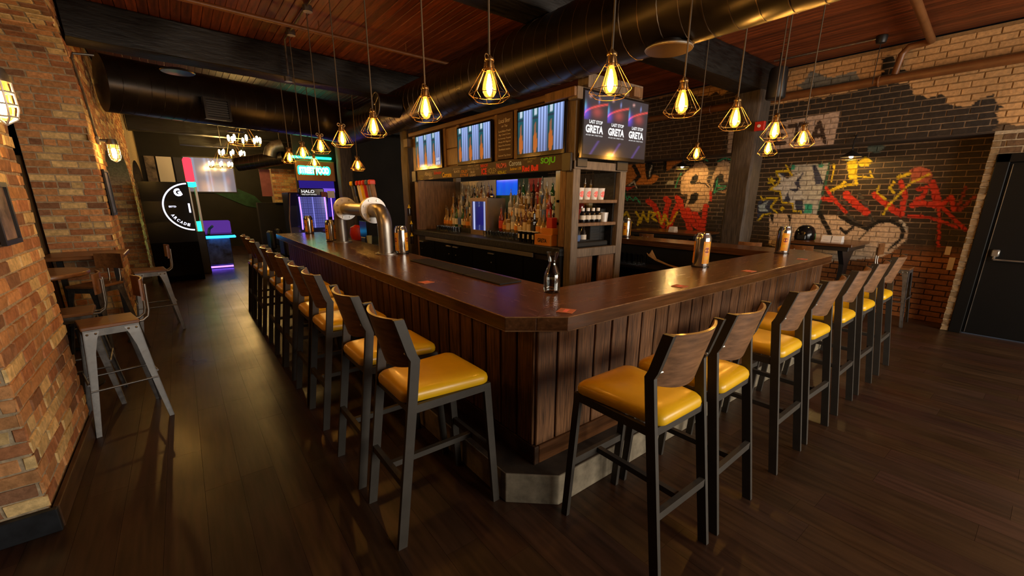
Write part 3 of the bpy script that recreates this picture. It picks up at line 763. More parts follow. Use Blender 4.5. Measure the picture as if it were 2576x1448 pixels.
# ------------------------------------------------------------------ pendants with wire cages
PZ=2.255
def make_pendant():
    t=thing('pendant_lamp','','pendant lamp')
    MB().cyl((0,0,.13),(0,0,CEIL-PZ-.004),.0055,n=8).build('cord','cord',t,world=False)
    MB().lathe([(.030,CEIL-PZ-.03),(.045,CEIL-PZ-.004),(.0,CEIL-PZ-.002)],12).build('canopy','black_paint',t,world=False)
    s=MB(); s.lathe([(.008,.165),(.018,.155),(.021,.14),(.021,.085),(.017,.075)],14); so=s.build('socket','brass',t,smooth=40,world=False)
    k=MB(); k.lathe([(.028,.148),(.031,.143),(.031,.132),(.028,.128)],16)
    for a in (.4,.4+PI): k.ring((.040*math.cos(a),.040*math.sin(a),.145),.016,.004,10,5,'y')
    k.build('collar','brass',t,smooth=40,world=False)
    c=MB()
    for i in range(8):
        a=2*PI*i/8+.2; ca,sa=math.cos(a),math.sin(a)
        c.tube([(.024*ca,.024*sa,.135),(.036*ca,.036*sa,.088),(.046*ca,.046*sa,.078),(.128*ca,.128*sa,-.052),(.134*ca,.134*sa,-.062),(.131*ca,.131*sa,-.070),(.094*ca,.094*sa,-.100)],.0019,5)
    ang=[2*PI*i/8+.2 for i in range(8)]
    c.tube([(.094*math.cos(a),.094*math.sin(a),-.100) for a in np.linspace(.2,.2+2*PI,24,endpoint=False)],.0021,5,closed=True)
    c.tube([(.130*math.cos(a),.130*math.sin(a),-.066) for a in ang],.0018,5,closed=True)
    c.tube([(.044*math.cos(a),.044*math.sin(a),.080) for a in np.linspace(0,2*PI,16,endpoint=False)],.0024,5,closed=True)
    c.build('cage','brass',t,smooth=60,world=False)
    b=MB().lathe([(.016,.078),(.021,.06),(.031,.035),(.041,.0),(.045,-.03),(.043,-.05),(.032,-.07),(.016,-.084),(.003,-.089)],16)
    bo=b.build('bulb','bulb_glass',t,smooth=60,world=False)
    f=MB().lathe([(.006,.055),(.012,.03),(.017,.0),(.020,-.025),(.017,-.045),(.003,-.058)],10)
    f.build('filament','bulb_core',bo,smooth=60,world=False)
    for ch in t.children:
        if ch.name.split('.')[0] not in ('cord','canopy'):
            ch.data.transform(Matrix.Scale(.83,4))
            for g in ch.children: g.data.transform(Matrix.Scale(.83,4))
    return t
pd0=make_pendant(); used=False
PEND=[]
for i,p in enumerate(((1231,205),(1071,268),(940,316),(861,349),(807,370),(762,384),(728,391))):
    q=onz(*p,PZ); PEND.append((1.41,q[1]*1.41/q[0],'caged pendant bulb over the long bar side, %s from the cut corner'%ORD[i],'pendants over the long side'))
for i,p in enumerate(((1536,200),(1716,255),(1850,295),(1949,327),(2019,347))):
    q=onz(*p,PZ); PEND.append((q[0],q[1],'caged pendant bulb over the short bar side, %s from the cut corner'%ORD[i],'pendants over the short side'))
for p,l in (((1752,385),'caged pendant bulb hanging in front of the painted orange and tan letters'),((1932,372),'caged pendant bulb hanging in front of the timber post by the graffiti wall'),((900,415),'lone caged pendant bulb in front of the dark wall beside the tap handles'),((791,408),'caged pendant bulb in front of the green neon sign')):
    q=onz(*p,PZ if p[0]!=900 else 2.20); PEND.append((q[0],q[1],l,None))
for x,y,l,g in PEND:
    o=pd0 if not used else copy_tree(pd0); used=True
    o.location=(x,y,PZ)
    if 'lone' in l: o.location.z=2.20; o.scale=(1.038,)*3
    o.rotation_euler=(0,0,random.uniform(0,.7)); tag(o,l,'pendant lamp',g)

# ------------------------------------------------------------------ ducts
def duct(name,p0,p1,r,label,pitch=.15,cat='duct',seam='duct_seam'):
    p0=Vector(p0); p1=Vector(p1); d=(p1-p0); L_=d.length; d.normalize()
    a=d.cross(Vector((0,0,1))); a.normalize(); b=a.cross(d); n=40
    t=thing(name,label,cat,tuple(p0))
    m=MB(); rg=[]
    for q in (p0,p1): rg.append([tuple(q+a*(r*math.cos(2*PI*k/n))+b*(r*math.sin(2*PI*k/n))) for k in range(n)])
    m.loft(rg).build('duct_body','duct_black',t,smooth=40)
    m=MB(); pts=[]; turns=L_/pitch; st=int(turns*20)
    for i in range(st+1):
        th=2*PI*i/20; c=p0+d*(L_*i/st); pts.append(tuple(c+a*((r+.002)*math.cos(th))+b*((r+.002)*math.sin(th))))
    m.tube(pts,.0032,4).build('spiral_seam',seam,t,smooth=60)
    return t
duct('spiral_duct',(2.88,-3.6,2.954),(2.88,7.95,2.954),.275,'large black spiral air duct running above the back bar')
ld=duct('spiral_duct',(-.58,8.32,3.16),(2.2,9.12,3.16),.36,'black spiral air duct between the brick arches and the large duct',seam='duct_seam_dark')
MB().tube([(2.15,9.105,3.16),(2.4,9.14,3.14),(2.66,9.05,3.06),(2.83,8.80,2.98),(2.88,8.45,2.955),(2.88,7.96,2.954)],[.36,.355,.33,.30,.28,.275],28).build('duct_elbow','duct_black',ld,smooth=50)
# ------------------------------------------------------------------ flat-panel, text helpers
def grid_panel(name,O,xd,yd,w_,h,nx,ny,fn,matn,parent=None):
    O=np.array(O,float); xd=np.array(xd,float); yd=np.array(yd,float); mb=MB(); V=[];C=[]
    for j in range(ny+1):
        for i in range(nx+1):
            V.append(tuple(O+xd*(w_*i/nx)+yd*(h*j/ny))); C.append(fn(i/nx,j/ny))
    mb.v=V; mb.c=C; mb.f=[(j*(nx+1)+i,j*(nx+1)+i+1,(j+1)*(nx+1)+i+1,(j+1)*(nx+1)+i) for j in range(ny) for i in range(nx)]
    return mb.build(name,matn,parent)
def text(body,C,xd,yd,w_,h,matn,parent,name='lettering',ext=.0012,shear=0.,bold=.0,keep=False):
    cu=bpy.data.curves.new('t','FONT'); cu.body=body; cu.align_x='CENTER'; cu.align_y='CENTER'; cu.size=1; cu.offset=bold; cu.shear=shear; cu.resolution_u=3
    to=bpy.data.objects.new('t',cu); me=bpy.data.meshes.new_from_object(to); bpy.data.objects.remove(to); bpy.data.curves.remove(cu)
    n=len(me.vertices); P=np.zeros(n*3,np.float32); me.vertices.foreach_get('co',P); P=P.reshape(-1,3)
    lo,hi=P.min(0),P.max(0); c=(lo+hi)/2; s=np.array([w_/(hi[0]-lo[0]),h/(hi[1]-lo[1])])
    if keep: s[:]=min(s)
    xd=np.array(xd,float); yd=np.array(yd,float); nn=np.cross(xd,yd); C=np.array(C,float)
    off=np.zeros(3); p=parent
    while p is not None: off+=np.array(p.location); p=p.parent
    Q=C-off+np.outer((P[:,0]-c[0])*s[0],xd)+np.outer((P[:,1]-c[1])*s[1],yd)+nn*ext
    me.vertices.foreach_set('co',Q.astype(np.float32).ravel()); me.update()
    me.materials.clear(); me.materials.append(MATS[matn]); me.name=name
    o=bpy.data.objects.new(name,me); col.objects.link(o); o.parent=parent; return o
def chalk(name,c,e=0.):
    c=tuple(min(.9,a*1.35) for a in c); m=mat(name,c,.8); b=m.node_tree.nodes['Principled BSDF']
    if e: b.inputs['Emission Color'].default_value=(*c,1); b.inputs['Emission Strength'].default_value=e
    return m
for n_,c in (('ch_white',(.55,.52,.48)),('ch_red',(.6,.05,.035)),('ch_yellow',(.62,.42,.02)),('ch_green',(.12,.55,.03)),('ch_orange',(.6,.25,.03)),('ch_blue',(.35,.45,.6)),('ch_grey',(.3,.27,.24)),('ch_pink',(.65,.16,.15)),('ch_lime',(.5,.5,.02)),('ch_olive',(.3,.28,.13))): chalk(n_,c)
mat('board_dark',(.045,.026,.016),.6,var=.2); mat('chalkboard',(.07,.035,.02),.7,var=.25,scale=9)
mat('cardboard',(.55,.20,.02),.7); mat('box_red',(.5,.03,.03),.5); mat('print_black',(.01,.01,.01),.6)
screen_mat('screen_on',1.1); emit('screen_text',(1,.97,.95),1.0)
XDX=(0,-1,0); ZUP=(0,0,1)   # reading direction on faces that look to -X

# ------------------------------------------------------------------ back bar
XB=3.10; YB0,YB1=3.03,6.62; DEP=.82
bk=thing('back_bar','tall wooden back bar cabinet with screens, chalk header and bottle shelves','back bar',(XB,YB0,0))
G='grey_wood'
def part(n_,x0,x1,y0,y1,z0,z1,m_,par=bk,b=.004): return MB().cbox(x0,x1,y0,y1,z0,z1,b).build(n_,m_,par)
# posts
for (x,y) in ((XB,YB0),(XB+DEP-.1,YB0)): part('post',x,x+.1,y,y+.1,0,2.62,G)
part('post',XB,XB+.12,YB1-.12,YB1,0,2.66,'backbar_wood'); part('post',XB+DEP-.1,XB+DEP,YB1-.1,YB1,0,2.66,G)
part('post',XB-.0,XB+.1,YB0+.105,YB0+.19,1.18,2.62,'backbar_wood')
# header with chalk lettering, top panels
part('header_board',XB-.03,XB+.03,YB0+.02,YB1-.02,1.945,2.10,'board_dark')
part('top_panel',XB+.02,XB+.05,YB0+.1,YB1-.1,2.10,2.64,'backbar_wood_y')
part('top_rail',XB-.05,XB+.06,YB0-.02,YB1+.03,2.61,2.665,'backbar_wood_y')
part('roof',XB+.05,XB+DEP,YB0,YB1,2.60,2.66,'black_wood')
for y in (3.93,4.30,5.18,5.55): part('stile',XB-.02,XB+.03,y-.03,y+.03,2.10,2.61,'backbar_wood')
part('panel_upper',XB-.005,XB+.02,5.21,5.52,2.12,2.33,'backbar_wood'); part('panel_upper',XB-.005,XB+.02,5.21,5.52,2.34,2.6,'backbar_wood')
part('bracket',XB-.05,XB-.03,YB0+.0,YB0+.12,1.93,2.10,'black_paint'); part('bracket',XB-.05,XB-.03,YB1-.16,YB1-.02,1.93,2.09,'black_paint')
part('corner_block',XB-.10,XB+.02,YB1-.02,YB1+.12,2.46,2.58,'grey_wood')
# chunky crossed beams on top of the end with the square screen
part('cap_beam',XB-.06,XB+DEP+.12,YB0-.07,YB0+.05,2.56,2.665,'grey_wood'); part('cap_beam',XB-.09,XB+.05,YB0-.06,YB0+.35,2.58,2.66,'backbar_wood')
part('cap_beam',XB+.09,XB+DEP+.10,YB0-.06,YB0+.08,2.675,2.80,'grey_wood'); part('cap_beam',XB+DEP-.12,XB+DEP+.02,YB0-.12,YB0+.6,2.67,2.76,'backbar_wood')
# counter and doors below
part('counter',XB-.06,XB+DEP,YB0+.1,YB1-.0,1.085,1.17,'black_wood',b=.006)
part('steel_strip',XB-.065,XB-.055,3.55,6.2,1.035,1.083,'steel',b=.002)
part('cooler_body',XB-.03,XB+DEP-.05,YB0+.12,YB1-.13,.05,1.085,'black_paint')
yy=3.2
for k in range(6):
    d_=part('cooler_door',XB-.05,XB-.03,yy,yy+.53,.12,1.03,'black_gloss')
    if k in (2,3,4,5): MB().cbox(XB-.07,XB-.05,yy+(.38 if k%2 else .03),yy+(.50 if k%2 else .15),.985,1.0,.003).build('pull_handle','steel',d_); MB().cyl((XB-.056,yy+(.44 if k%2 else .09),.88),(XB-.05,yy+(.44 if k%2 else .09),.88),.008,n=8).build('lock','steel',d_)
    yy+=.545
# back panels seen between the bottles
part('back_panel',XB+DEP-.03,XB+DEP-.01,5.45,YB1-.12,1.17,1.95,'white_plate')
part('back_panel',XB+DEP-.03,XB+DEP-.01,3.15,4.1,1.17,1.95,'post_wood'); mat('teal_paint',(.01,.07,.06),.5); part('back_panel',XB+DEP-.03,XB+DEP-.01,4.1,5.45,1.17,1.95,'teal_paint')
part('side_panel',XB+.12,XB+DEP-.1,YB1-.07,YB1-.04,1.17,1.95,'backbar_wood')
emit('blue_light',(.01,.10,.9),.5)
grid_panel('blue_window',(XB+DEP-.035,5.42,1.72),XDX,ZUP,.52,.22,8,4,lambda u,v:(.005,.09*(.6+.5*abs(math.sin(u*9))),.75*(.7+.4*v)),'screen_on',bk)
part('white_notice',XB+DEP-.036,XB+DEP-.03,3.88,4.35,1.62,1.94,'white')
part('red_panel',XB+DEP-.036,XB+DEP-.03,4.37,4.66,1.5,1.94,'red_paint')
emit('shelf_light',(1.0,.66,.34),14.0)
MB().box(XB+.045,XB+.065,3.3,6.4,1.985,2.0).build('light_strip','shelf_light',bk)  # assumed lamp, hidden behind the header, added to brighten the bottle shelves
# stepped bottle shelves
for k,(x0,x1,z) in enumerate(((XB+.30,XB+.46,1.235),(XB+.46,XB+.62,1.40),(XB+.62,XB+.78,1.565))):
    part('bottle_shelf',x0,x1,YB0+.16,4.84,1.17,z,'black_wood'); part('bottle_shelf',x0,x1,5.36,YB1-.14,1.17,z,'black_wood')
# end cabinet: shelves between the two grey posts
x0,x1=XB+.1,XB+DEP-.1
part('end_beam',XB,XB+DEP,YB0-.01,YB0+.06,1.95,2.03,G); part('end_beam',x0,x1,YB0-.0,YB0+.06,1.075,1.165,G)
mat('corrugated',(.22,.22,.21),.45,metal=.6,var=.4,scale=8,stretch=(12,12,.4)); part('corrugated_side',x0,x0+.02,YB0+.11,YB0+.36,1.165,1.95,'corrugated'); part('dark_side',x1-.02,x1,YB0+.06,YB0+.36,1.165,1.95,'black_wood')
for z in (1.425,1.66): part('end_shelf',x0,x1,YB0+.02,YB0+.34,z-.035,z,'backbar_wood')
part('end_shelf',x0,x1,YB0+.06,YB0+.34,1.12,1.165,'black_wood')
for k,(a,b) in enumerate(((x0,x0+.26),(x0+.36,x1))): part('end_plank',a,b,YB0+.02,YB0+.045,0,1.075,'panel_wood')
part('end_back',x0,x1,YB0+.2,YB0+.22,0,1.075,'black_matte')
part('screen_bracket',XB+.02,XB+.16,YB0-.03,YB0-.005,1.97,2.06,'black_paint'); part('screen_bracket',XB+.62,XB+.80,YB0-.03,YB0-.005,1.96,2.05,'black_paint')
# chalk lettering on the header (centre and size read off the board, in metres along it)
def hdr(body,zx,zy,zw,zh,m_,shear=0,bold=.01):
    a=onx(1000+(zx-zw/2)/5.569,220+zy/5.569,XB-.031); b=onx(1000+(zx+zw/2)/5.569,220+zy/5.569,XB-.031)
    t=onx(1000+zx/5.569,220+(zy-zh/2)/5.569,XB-.031); u=onx(1000+zx/5.569,220+(zy+zh/2)/5.569,XB-.031)
    z=(t[2]+u[2])/2; h=t[2]-u[2]; z=min(max(z,1.945+h/2+.002),2.10-h/2-.002)
    text(body,(XB-.031,(a[1]+b[1])/2,z),XDX,ZUP,a[1]-b[1],h,m_,bk,shear=shear,bold=bold)
for q in (('VIZZY',335,1262,70,60,'ch_olive'),('Absolut',432,1205,110,55,'ch_white',.3),('BUD\nLIGHT',470,1255,62,65,'ch_white'),('Budweiser',563,1190,108,50,'ch_red',.2),('Corona',693,1220,130,70,'ch_yellow',.0,.03),('Jameson',830,1140,115,40,'ch_grey',.3),('BLACK',833,1176,80,34,'ch_white'),('OLD\nSTYLE',935,1200,115,90,'ch_orange'),('WHITE CLAW\nHARD SELTZER',1062,1118,165,75,'ch_grey'),('BUD\nLIGHT',1055,1212,85,75,'ch_white'),('SMIRNOFF',1213,1095,105,45,'ch_red'),('ICE',1213,1175,75,90,'ch_red',0,.04),('<OLE>',1325,1165,118,80,'ch_olive'),('PALOMA',1457,1092,145,70,'ch_pink'),('NON-ALC',1465,1190,120,50,'ch_lime'),('Corona',1650,1058,175,75,'ch_blue',0,.03),('Sunbrew 1.0%',1655,1135,160,40,'ch_yellow',.2),('COPY MARKET\nSHOT',1858,1015,180,70,'ch_olive'),('Red Bull',1860,1130,225,85,'ch_red',0,.05),('SOJU',2108,1030,205,110,'ch_green',0,.04)): hdr(*q)

# ------------------------------------------------------------------ screens
def bar_ad(u,v):
    k=int(u*3*.999); t=u*3-k
    if t<.03: return (.004,.004,.006)
    if t<.45:
        c=np.array((.010,.07,.085))*(.5+.9*v)
        if (t-.24)**2/.018+(v-.22)**2/.06<1: c=np.array((.42,.11,.02))
        elif (t-.24)**2/.006+(v-.52)**2/.03<1: c=np.array((.22,.10,.06))
        if abs(v-.78)<.015: c=np.array((.02,.03,.05))
        if v>.86 and abs(t-.25)<.07: c=np.array((.5,.6,.7))
    else:
        s=.5+.5*math.sin((t-.45)*34); c=np.array((.24,.36,.72))*(.35+.9*s)+np.array((.1,.08,.1))*s
        c=c*(.55+.6*v)
    return tuple(c)
def tv(y0,y1,z0,z1,label,n_):
    t=thing('wall_screen',label,'screen',(XB-.02,(y0+y1)/2,z0),0)
    MB().cbox(XB-.052,XB-.022,y0,y1,z0,z1,.006).build('housing','black_gloss',t)
    grid_panel('display',(XB-.0535,y1-.022,z0+.045),XDX,ZUP,y1-y0-.044,z1-z0-.067,66,24,bar_ad,'screen_on',t)
    MB().box(XB-.056,XB-.051,(y0+y1)/2-.03,(y0+y1)/2+.03,z0+.014,z0+.022).build('maker_badge','ch_grey',t); return t
tv(3.115,3.87,2.095,2.585,'screen with blue bottle advert right beside the chalk list',0)
tv(4.35,5.15,2.095,2.57,'screen with blue bottle advert between chalk list and plain panel',1)
t3=tv(5.59,6.42,2.09,2.60,'screen with blue bottle advert at the far end of the back bar',2)
text('GUEST\nARKOW',(XB-.0545,5.69,2.19),XDX,ZUP,.13,.09,'screen_text',t3)
# chalk list
cb=thing('chalkboard','brown chalkboard beer list between two screens','chalkboard',(XB-.02,4.115,2.11))
MB().cbox(XB-.032,XB-.021,3.965,4.268,2.112,2.60,.003).build('panel','chalkboard',cb)
for body,z,h,wd in (('Local Beer',2.525,.045,.22),('on Tap',2.465,.03,.11),('Lunchbox Fresh',2.415,.022,.23),('Big Chief Citra',2.375,.022,.22),('La Courtney Tropical',2.335,.022,.24),('Moody IPA Magnum',2.297,.022,.23),('Steam Pine Brewery',2.258,.022,.23),('Farmhouse session',2.22,.022,.22),('Seasonal Tap Donut',2.15,.024,.24)): text(body,(XB-.033,4.116,z),XDX,ZUP,wd,h,'ch_white',cb,shear=.15)
# square end screen with the repeated poster
def show(u,v):
    k=int(u*3*.999); t=u*3-k; c=np.array((.035,.03,.035))*(.7+.6*v)
    if abs(t-.02)<.015: c=np.array((.005,.005,.006))
    top=.98-.0*k
    if v>.55:
        dd=abs(v-(.62+.23*math.sqrt(max(t,0)))); c=c+np.array((.75,.05,.03))*math.exp(-(dd/.014)**2)
        c=c+np.array((.10,.04,.55))*math.exp(-((t-.05)/.16)**2-((v-.66)/.10)**2)+np.array((.05,.3,.35))*math.exp(-((t-.04)/.05)**2-((v-.76)/.07)**2)
        c=c+np.array((.30,.03,.02))*math.exp(-((t-.55)/.2)**2-((v-.70)/.08)**2)
        c=c+np.array((.7,.35,.3))*math.exp(-((t-.25)/.05)**2-((v-.93)/.02)**2)+np.array((.2,.25,.55))*math.exp(-((t-.62)/.03)**2-((v-.88)/.04)**2)
    if v<.25: c=c+np.array((.12,.06,.35))*math.exp(-((t-.5-(v-.12)*1.5)/.05)**2)*.5
    return tuple(c)
et=thing('end_screen','large screen on the cabinet end reading LAST STOP over GRETA','screen',(XB+.5,YB0-.03,2.05))
ex0,ex1,ez0,ez1=XB+.01,XB+1.03,2.045,2.66
MB().cbox(ex0,ex1,YB0-.075,YB0-.035,ez0,ez1,.006).build('housing','black_gloss',et)
grid_panel('display',(ex0+.022,YB0-.0765,ez0+.04),(1,0,0),ZUP,ex1-ex0-.044,ez1-ez0-.062,72,44,show,'screen_on',et)
dw=(ex1-ex0-.044)
for k in range(3):
    cx=ex0+.022+dw*(k+.5)/3
    text('LAST STOP',(cx+.005,YB0-.0775,ez0+.335),(1,0,0),ZUP,.19,.032,'screen_text',et,bold=.03)
    text('GRETA',(cx-.012,YB0-.0775,ez0+.27),(1,0,0),ZUP,.25,.072,'screen_text',et,bold=.05)
    text('ARCADE  BAR  STREET FOOD',(cx-.012,YB0-.0775,ez0+.215),(1,0,0),ZUP,.24,.012,'screen_text',et)

# ------------------------------------------------------------------ bottles, glasses and bits on the back bar
for n_,c,r_ in (('glass_amber',(.13,.045,.008),.08),('glass_green',(.012,.07,.02),.08),('glass_dark',(.018,.012,.008),.1),('glass_clear',(.22,.215,.20),.06),('glass_gold',(.24,.14,.035),.08),('glass_red',(.16,.015,.01),.1)): mat(n_,c,r_,spec=.8,coat=.5)
for n_,c in (('label_white',(.62,.58,.50)),('label_cream',(.55,.42,.22)),('label_black',(.015,.013,.012)),('label_red',(.5,.05,.03)),('label_orange',(.6,.22,.03)),('label_blue',(.06,.12,.3))): mat(n_,c,.55)
def bottle(shape,glass,lab,cap):
    t=thing('bottle','','bottle')
    pr={'tall':[(.0,0),(.034,0),(.037,.006),(.037,.17),(.033,.195),(.015,.225),(.0135,.285),(.016,.287),(.016,.297)],
        'round':[(.0,0),(.038,0),(.044,.01),(.046,.07),(.040,.12),(.020,.16),(.013,.185),(.013,.25),(.016,.252),(.016,.262)],
        'square':[(.0,0),(.036,0),(.040,.006),(.040,.16),(.036,.178),(.016,.195),(.014,.245),(.018,.247),(.018,.262)]}[shape]
    MB().lathe(pr,6 if shape=='square' else 12).build('glass_body',glass,t,smooth=35,world=False)
    rr={'tall':.038,'round':.0465,'square':.041}[shape]; z0,z1={'tall':(.04,.14),'round':(.035,.095),'square':(.03,.13)}[shape]
    MB().lathe([(rr-.002,z0),(rr,z0+.002),(rr,z1-.002),(rr-.002,z1)],6 if shape=='square' else 12).build('label_band',lab,t,smooth=35,world=False)
    h=pr[-1][1]; MB().lathe([(.012,h),(.013,h+.012),(.005,h+.018),(.004,h+.055),(.006,h+.06),(.0,h+.062)],8).build('pourer',cap,t,smooth=40,world=False)
    return t
kinds=[bottle('tall','glass_clear','label_white','steel'),bottle('tall','glass_amber','label_cream','black_paint'),bottle('round','glass_gold','label_orange','steel'),bottle('square','glass_dark','label_black','black_paint'),bottle('tall','glass_green','label_white','steel'),bottle('round','glass_amber','label_cream','steel'),bottle('square','glass_gold','label_cream','steel'),bottle('tall','glass_red','label_red','steel'),bottle('tall','glass_clear','label_blue','steel')]
desc=['clear spirit bottle with white label','tall amber bottle with cream label','squat golden bottle with orange label','square dark bottle with black label','tall green bottle with white label','squat amber bottle with cream label','square golden bottle with cream label','tall red bottle with red label','clear spirit bottle with blue label']
used=[False]*9; r=random.Random(5)
def put_bottle(k,x,y,z,where):
    o=kinds[k] if not used[k] else copy_tree(kinds[k]); used[k]=True
    o.location=(x,y,z); o.rotation_euler=(0,0,r.uniform(0,6)); s=r.uniform(.92,1.12); o.scale=(s,s,s)
    tag(o,desc[k]+' '+where,'bottle','bottles on the back bar shelves')
for row,(x,z,st) in enumerate(((XB+.38,1.235,.082),(XB+.54,1.40,.084),(XB+.70,1.565,.088))):
    wh=('on the lowest back bar step','on the middle back bar step','on the top back bar step')[row]
    for y0,y1 in ((3.42,4.80),(5.42,6.32)):
        y=y0
        while y<y1: put_bottle(r.randrange(9),x+r.uniform(-.012,.012),y,z,wh); y+=st*r.uniform(1.0,1.12)
gl0=None
for y0,y1,n_ in ((3.98,4.80,13),(5.50,6.12,10)):
    for j in range(2):
        for i in range(n_):
            y=y0+(y1-y0)*(i+.5*j)/n_
            if gl0 is None:
                m=MB().lathe([(.022,0),(.0235,.003),(.029,.085),(.0275,.085),(.021,.012)],10); gl0=m.build('shot_glass','clear_glass',smooth=40); o=gl0
            else: o=gl0.copy(); col.objects.link(o)
            o.location=(XB+.10+j*.075,y,1.17); tag(o,'small clear glass lined up on the back bar counter','glass','glasses lined up on the back bar counter')
# glass-door mini cooler
mc=thing('mini_cooler','small countertop cooler with glowing blue glass door','cooler',(XB+.35,5.10,1.17))
MB().cbox(XB+.26,XB+.56,4.885,5.315,1.17,1.68,.006).build('case','steel',mc)
cm=MB(); 
for a in ((4.885,4.925,1.17,1.68),(5.275,5.315,1.17,1.68),(4.925,5.275,1.17,1.235),(4.925,5.275,1.63,1.68)): cm.box(XB+.24,XB+.259,*a)
mat('cooler_frame',(.30,.22,.17),.35,metal=.6); cm.build('door_frame','cooler_frame',mc)
def coolglow(u,v):
    d=math.exp(-((u-.12)/.05)**2)*1.2+math.exp(-((u-.88)/.05)**2)*.8+math.exp(-((u-.5)/.03)**2)*.3*(.5+.5*math.sin(v*60))
    return (.01+.5*d,.015+.55*d,.10+.8*d) if not(.25<u<.8 and .15<v<.85) else (.008,.008,.05+.1*u)
grid_panel('door_glass',(XB+.252,5.275,1.235),XDX,ZUP,.35,.395,24,20,coolglow,'screen_on',mc)
# stacked boxes, tumblers
bx=thing('printed_box','orange cardboard box printed GRETA at the cabinet corner','box',(XB+.1,3.47,1.17)); MB().cbox(XB+.0,XB+.2,3.34,3.60,1.17,1.29,.003).build('carton','cardboard',bx); text('GRETA',(XB-.0005,3.47,1.225),XDX,ZUP,.15,.045,'print_black',bx,bold=.04)
tag(MB().cbox(XB+.02,XB+.16,3.33,3.50,1.29,1.36,.003).build('small_box','cardboard'),'plain orange box stacked on the printed orange box','box')
tag(MB().cbox(XB+.03,XB+.15,3.35,3.44,1.36,1.47,.003).build('red_carton','box_red'),'upright red carton on top of the orange boxes','box')
tb=None
for i in range(4):
    if tb is None:
        tb=thing('black_tumbler','black tumbler with white print beside the printed box','cup',(0,0,0),group='black tumblers'); MB().lathe([(.0,0),(.03,0),(.037,.13),(.034,.13),(.028,.01)],12).build('cup_body','black_gloss',tb,smooth=40,world=False)
        MB().box(-.036,-.0345,-.014,.014,.05,.10).build('print','label_white',tb,world=False); MB().lathe([(.037,.128),(.0385,.132),(.037,.136)],12).build('rim','label_white',tb,smooth=40,world=False); o=tb
    else: o=copy_tree(tb)
    o.location=(XB+.06,3.66+.085*i,1.17)
# end cabinet contents
c0=None
for i in range(4):
    if c0 is None:
        c0=thing('paper_cup','white paper cup with red roundel on the cabinet end shelf','cup',group='paper cups on the end shelf')
        MB().lathe([(.0,0),(.038,0),(.05,.115),(.052,.118),(.048,.118),(.036,.006)],18).build('cup_body','white',c0,smooth=40,world=False)
        pts=[]
        m=MB(); n=14
        for a in np.linspace(0,2*PI,n,endpoint=False): pts.append((.032*math.cos(a),.055+.032*math.sin(a)))
        def onc(u,z,R_): th=u/R_; return (R_*math.sin(th),-R_*math.cos(th),z)
        R_=.0455; m.add([onc(0,.055,.0465)]+[onc(u,z,.0385+z*.105+.0008) for u,z in pts],[(0,i_+1,(i_+1)%n+1) for i_ in range(n)]); m.build('roundel','ch_pink',c0,world=False); o=c0
    else: o=copy_tree(c0)
    o.location=(x0+.085+i*.108,YB0+.09,1.66)
s0=None
for i in range(4):
    if s0 is None:
        s0=thing('sauce_bottle','short black bottle with white cap and label on the end shelf','bottle',group='black bottles on the end shelf')
        MB().lathe([(.0,0),(.033,0),(.035,.01),(.035,.085),(.02,.11),(.016,.125)],12).build('glass_body','black_gloss',s0,smooth=40,world=False); MB().lathe([(.018,.118),(.02,.122),(.02,.15),(.0,.152)],10).build('cap','white',s0,smooth=40,world=False); MB().lathe([(.034,.03),(.0358,.032),(.0358,.075),(.034,.077)],12).build('label_band','label_white',s0,smooth=40,world=False); o=s0
    else: o=copy_tree(s0)
    o.location=(x0+.14+i*.08,YB0+.08,1.425)
tag(MB().lathe([(.0,0),(.04,0),(.05,.10),(.047,.10),(.038,.008)],14,(x0+.50,YB0+.10,1.425)).build('tin_bucket','white_plate',smooth=40),'small pale bucket beside the black bottles on the end shelf','bucket')
for k,(dx,m_,d_) in enumerate(((.20,'label_blue','violet'),(.29,'label_white','dark'))):
    t=thing('wine_bottle','%s bottle with %s label on the lowest end shelf'%(d_,('violet','white')[k]),'bottle',(x0+dx,YB0+.2,1.165)); MB().lathe([(.0,0),(.036,0),(.037,.14),(.016,.19),(.014,.24),(.0,.241)],12,(x0+dx,YB0+.2,1.165)).build('glass_body','glass_dark',t,smooth=40); MB().lathe([(.0365,.04),(.038,.042),(.038,.12),(.0365,.122)],12,(x0+dx,YB0+.2,1.165)).build('label_band',m_,t,smooth=40)
tag(MB().cbox(x0+.03,x1-.06,YB0+.07,YB0+.17,1.166,1.22,.01).build('black_tray','black_matte'),'low black tray of bits on the lowest end shelf','tray')
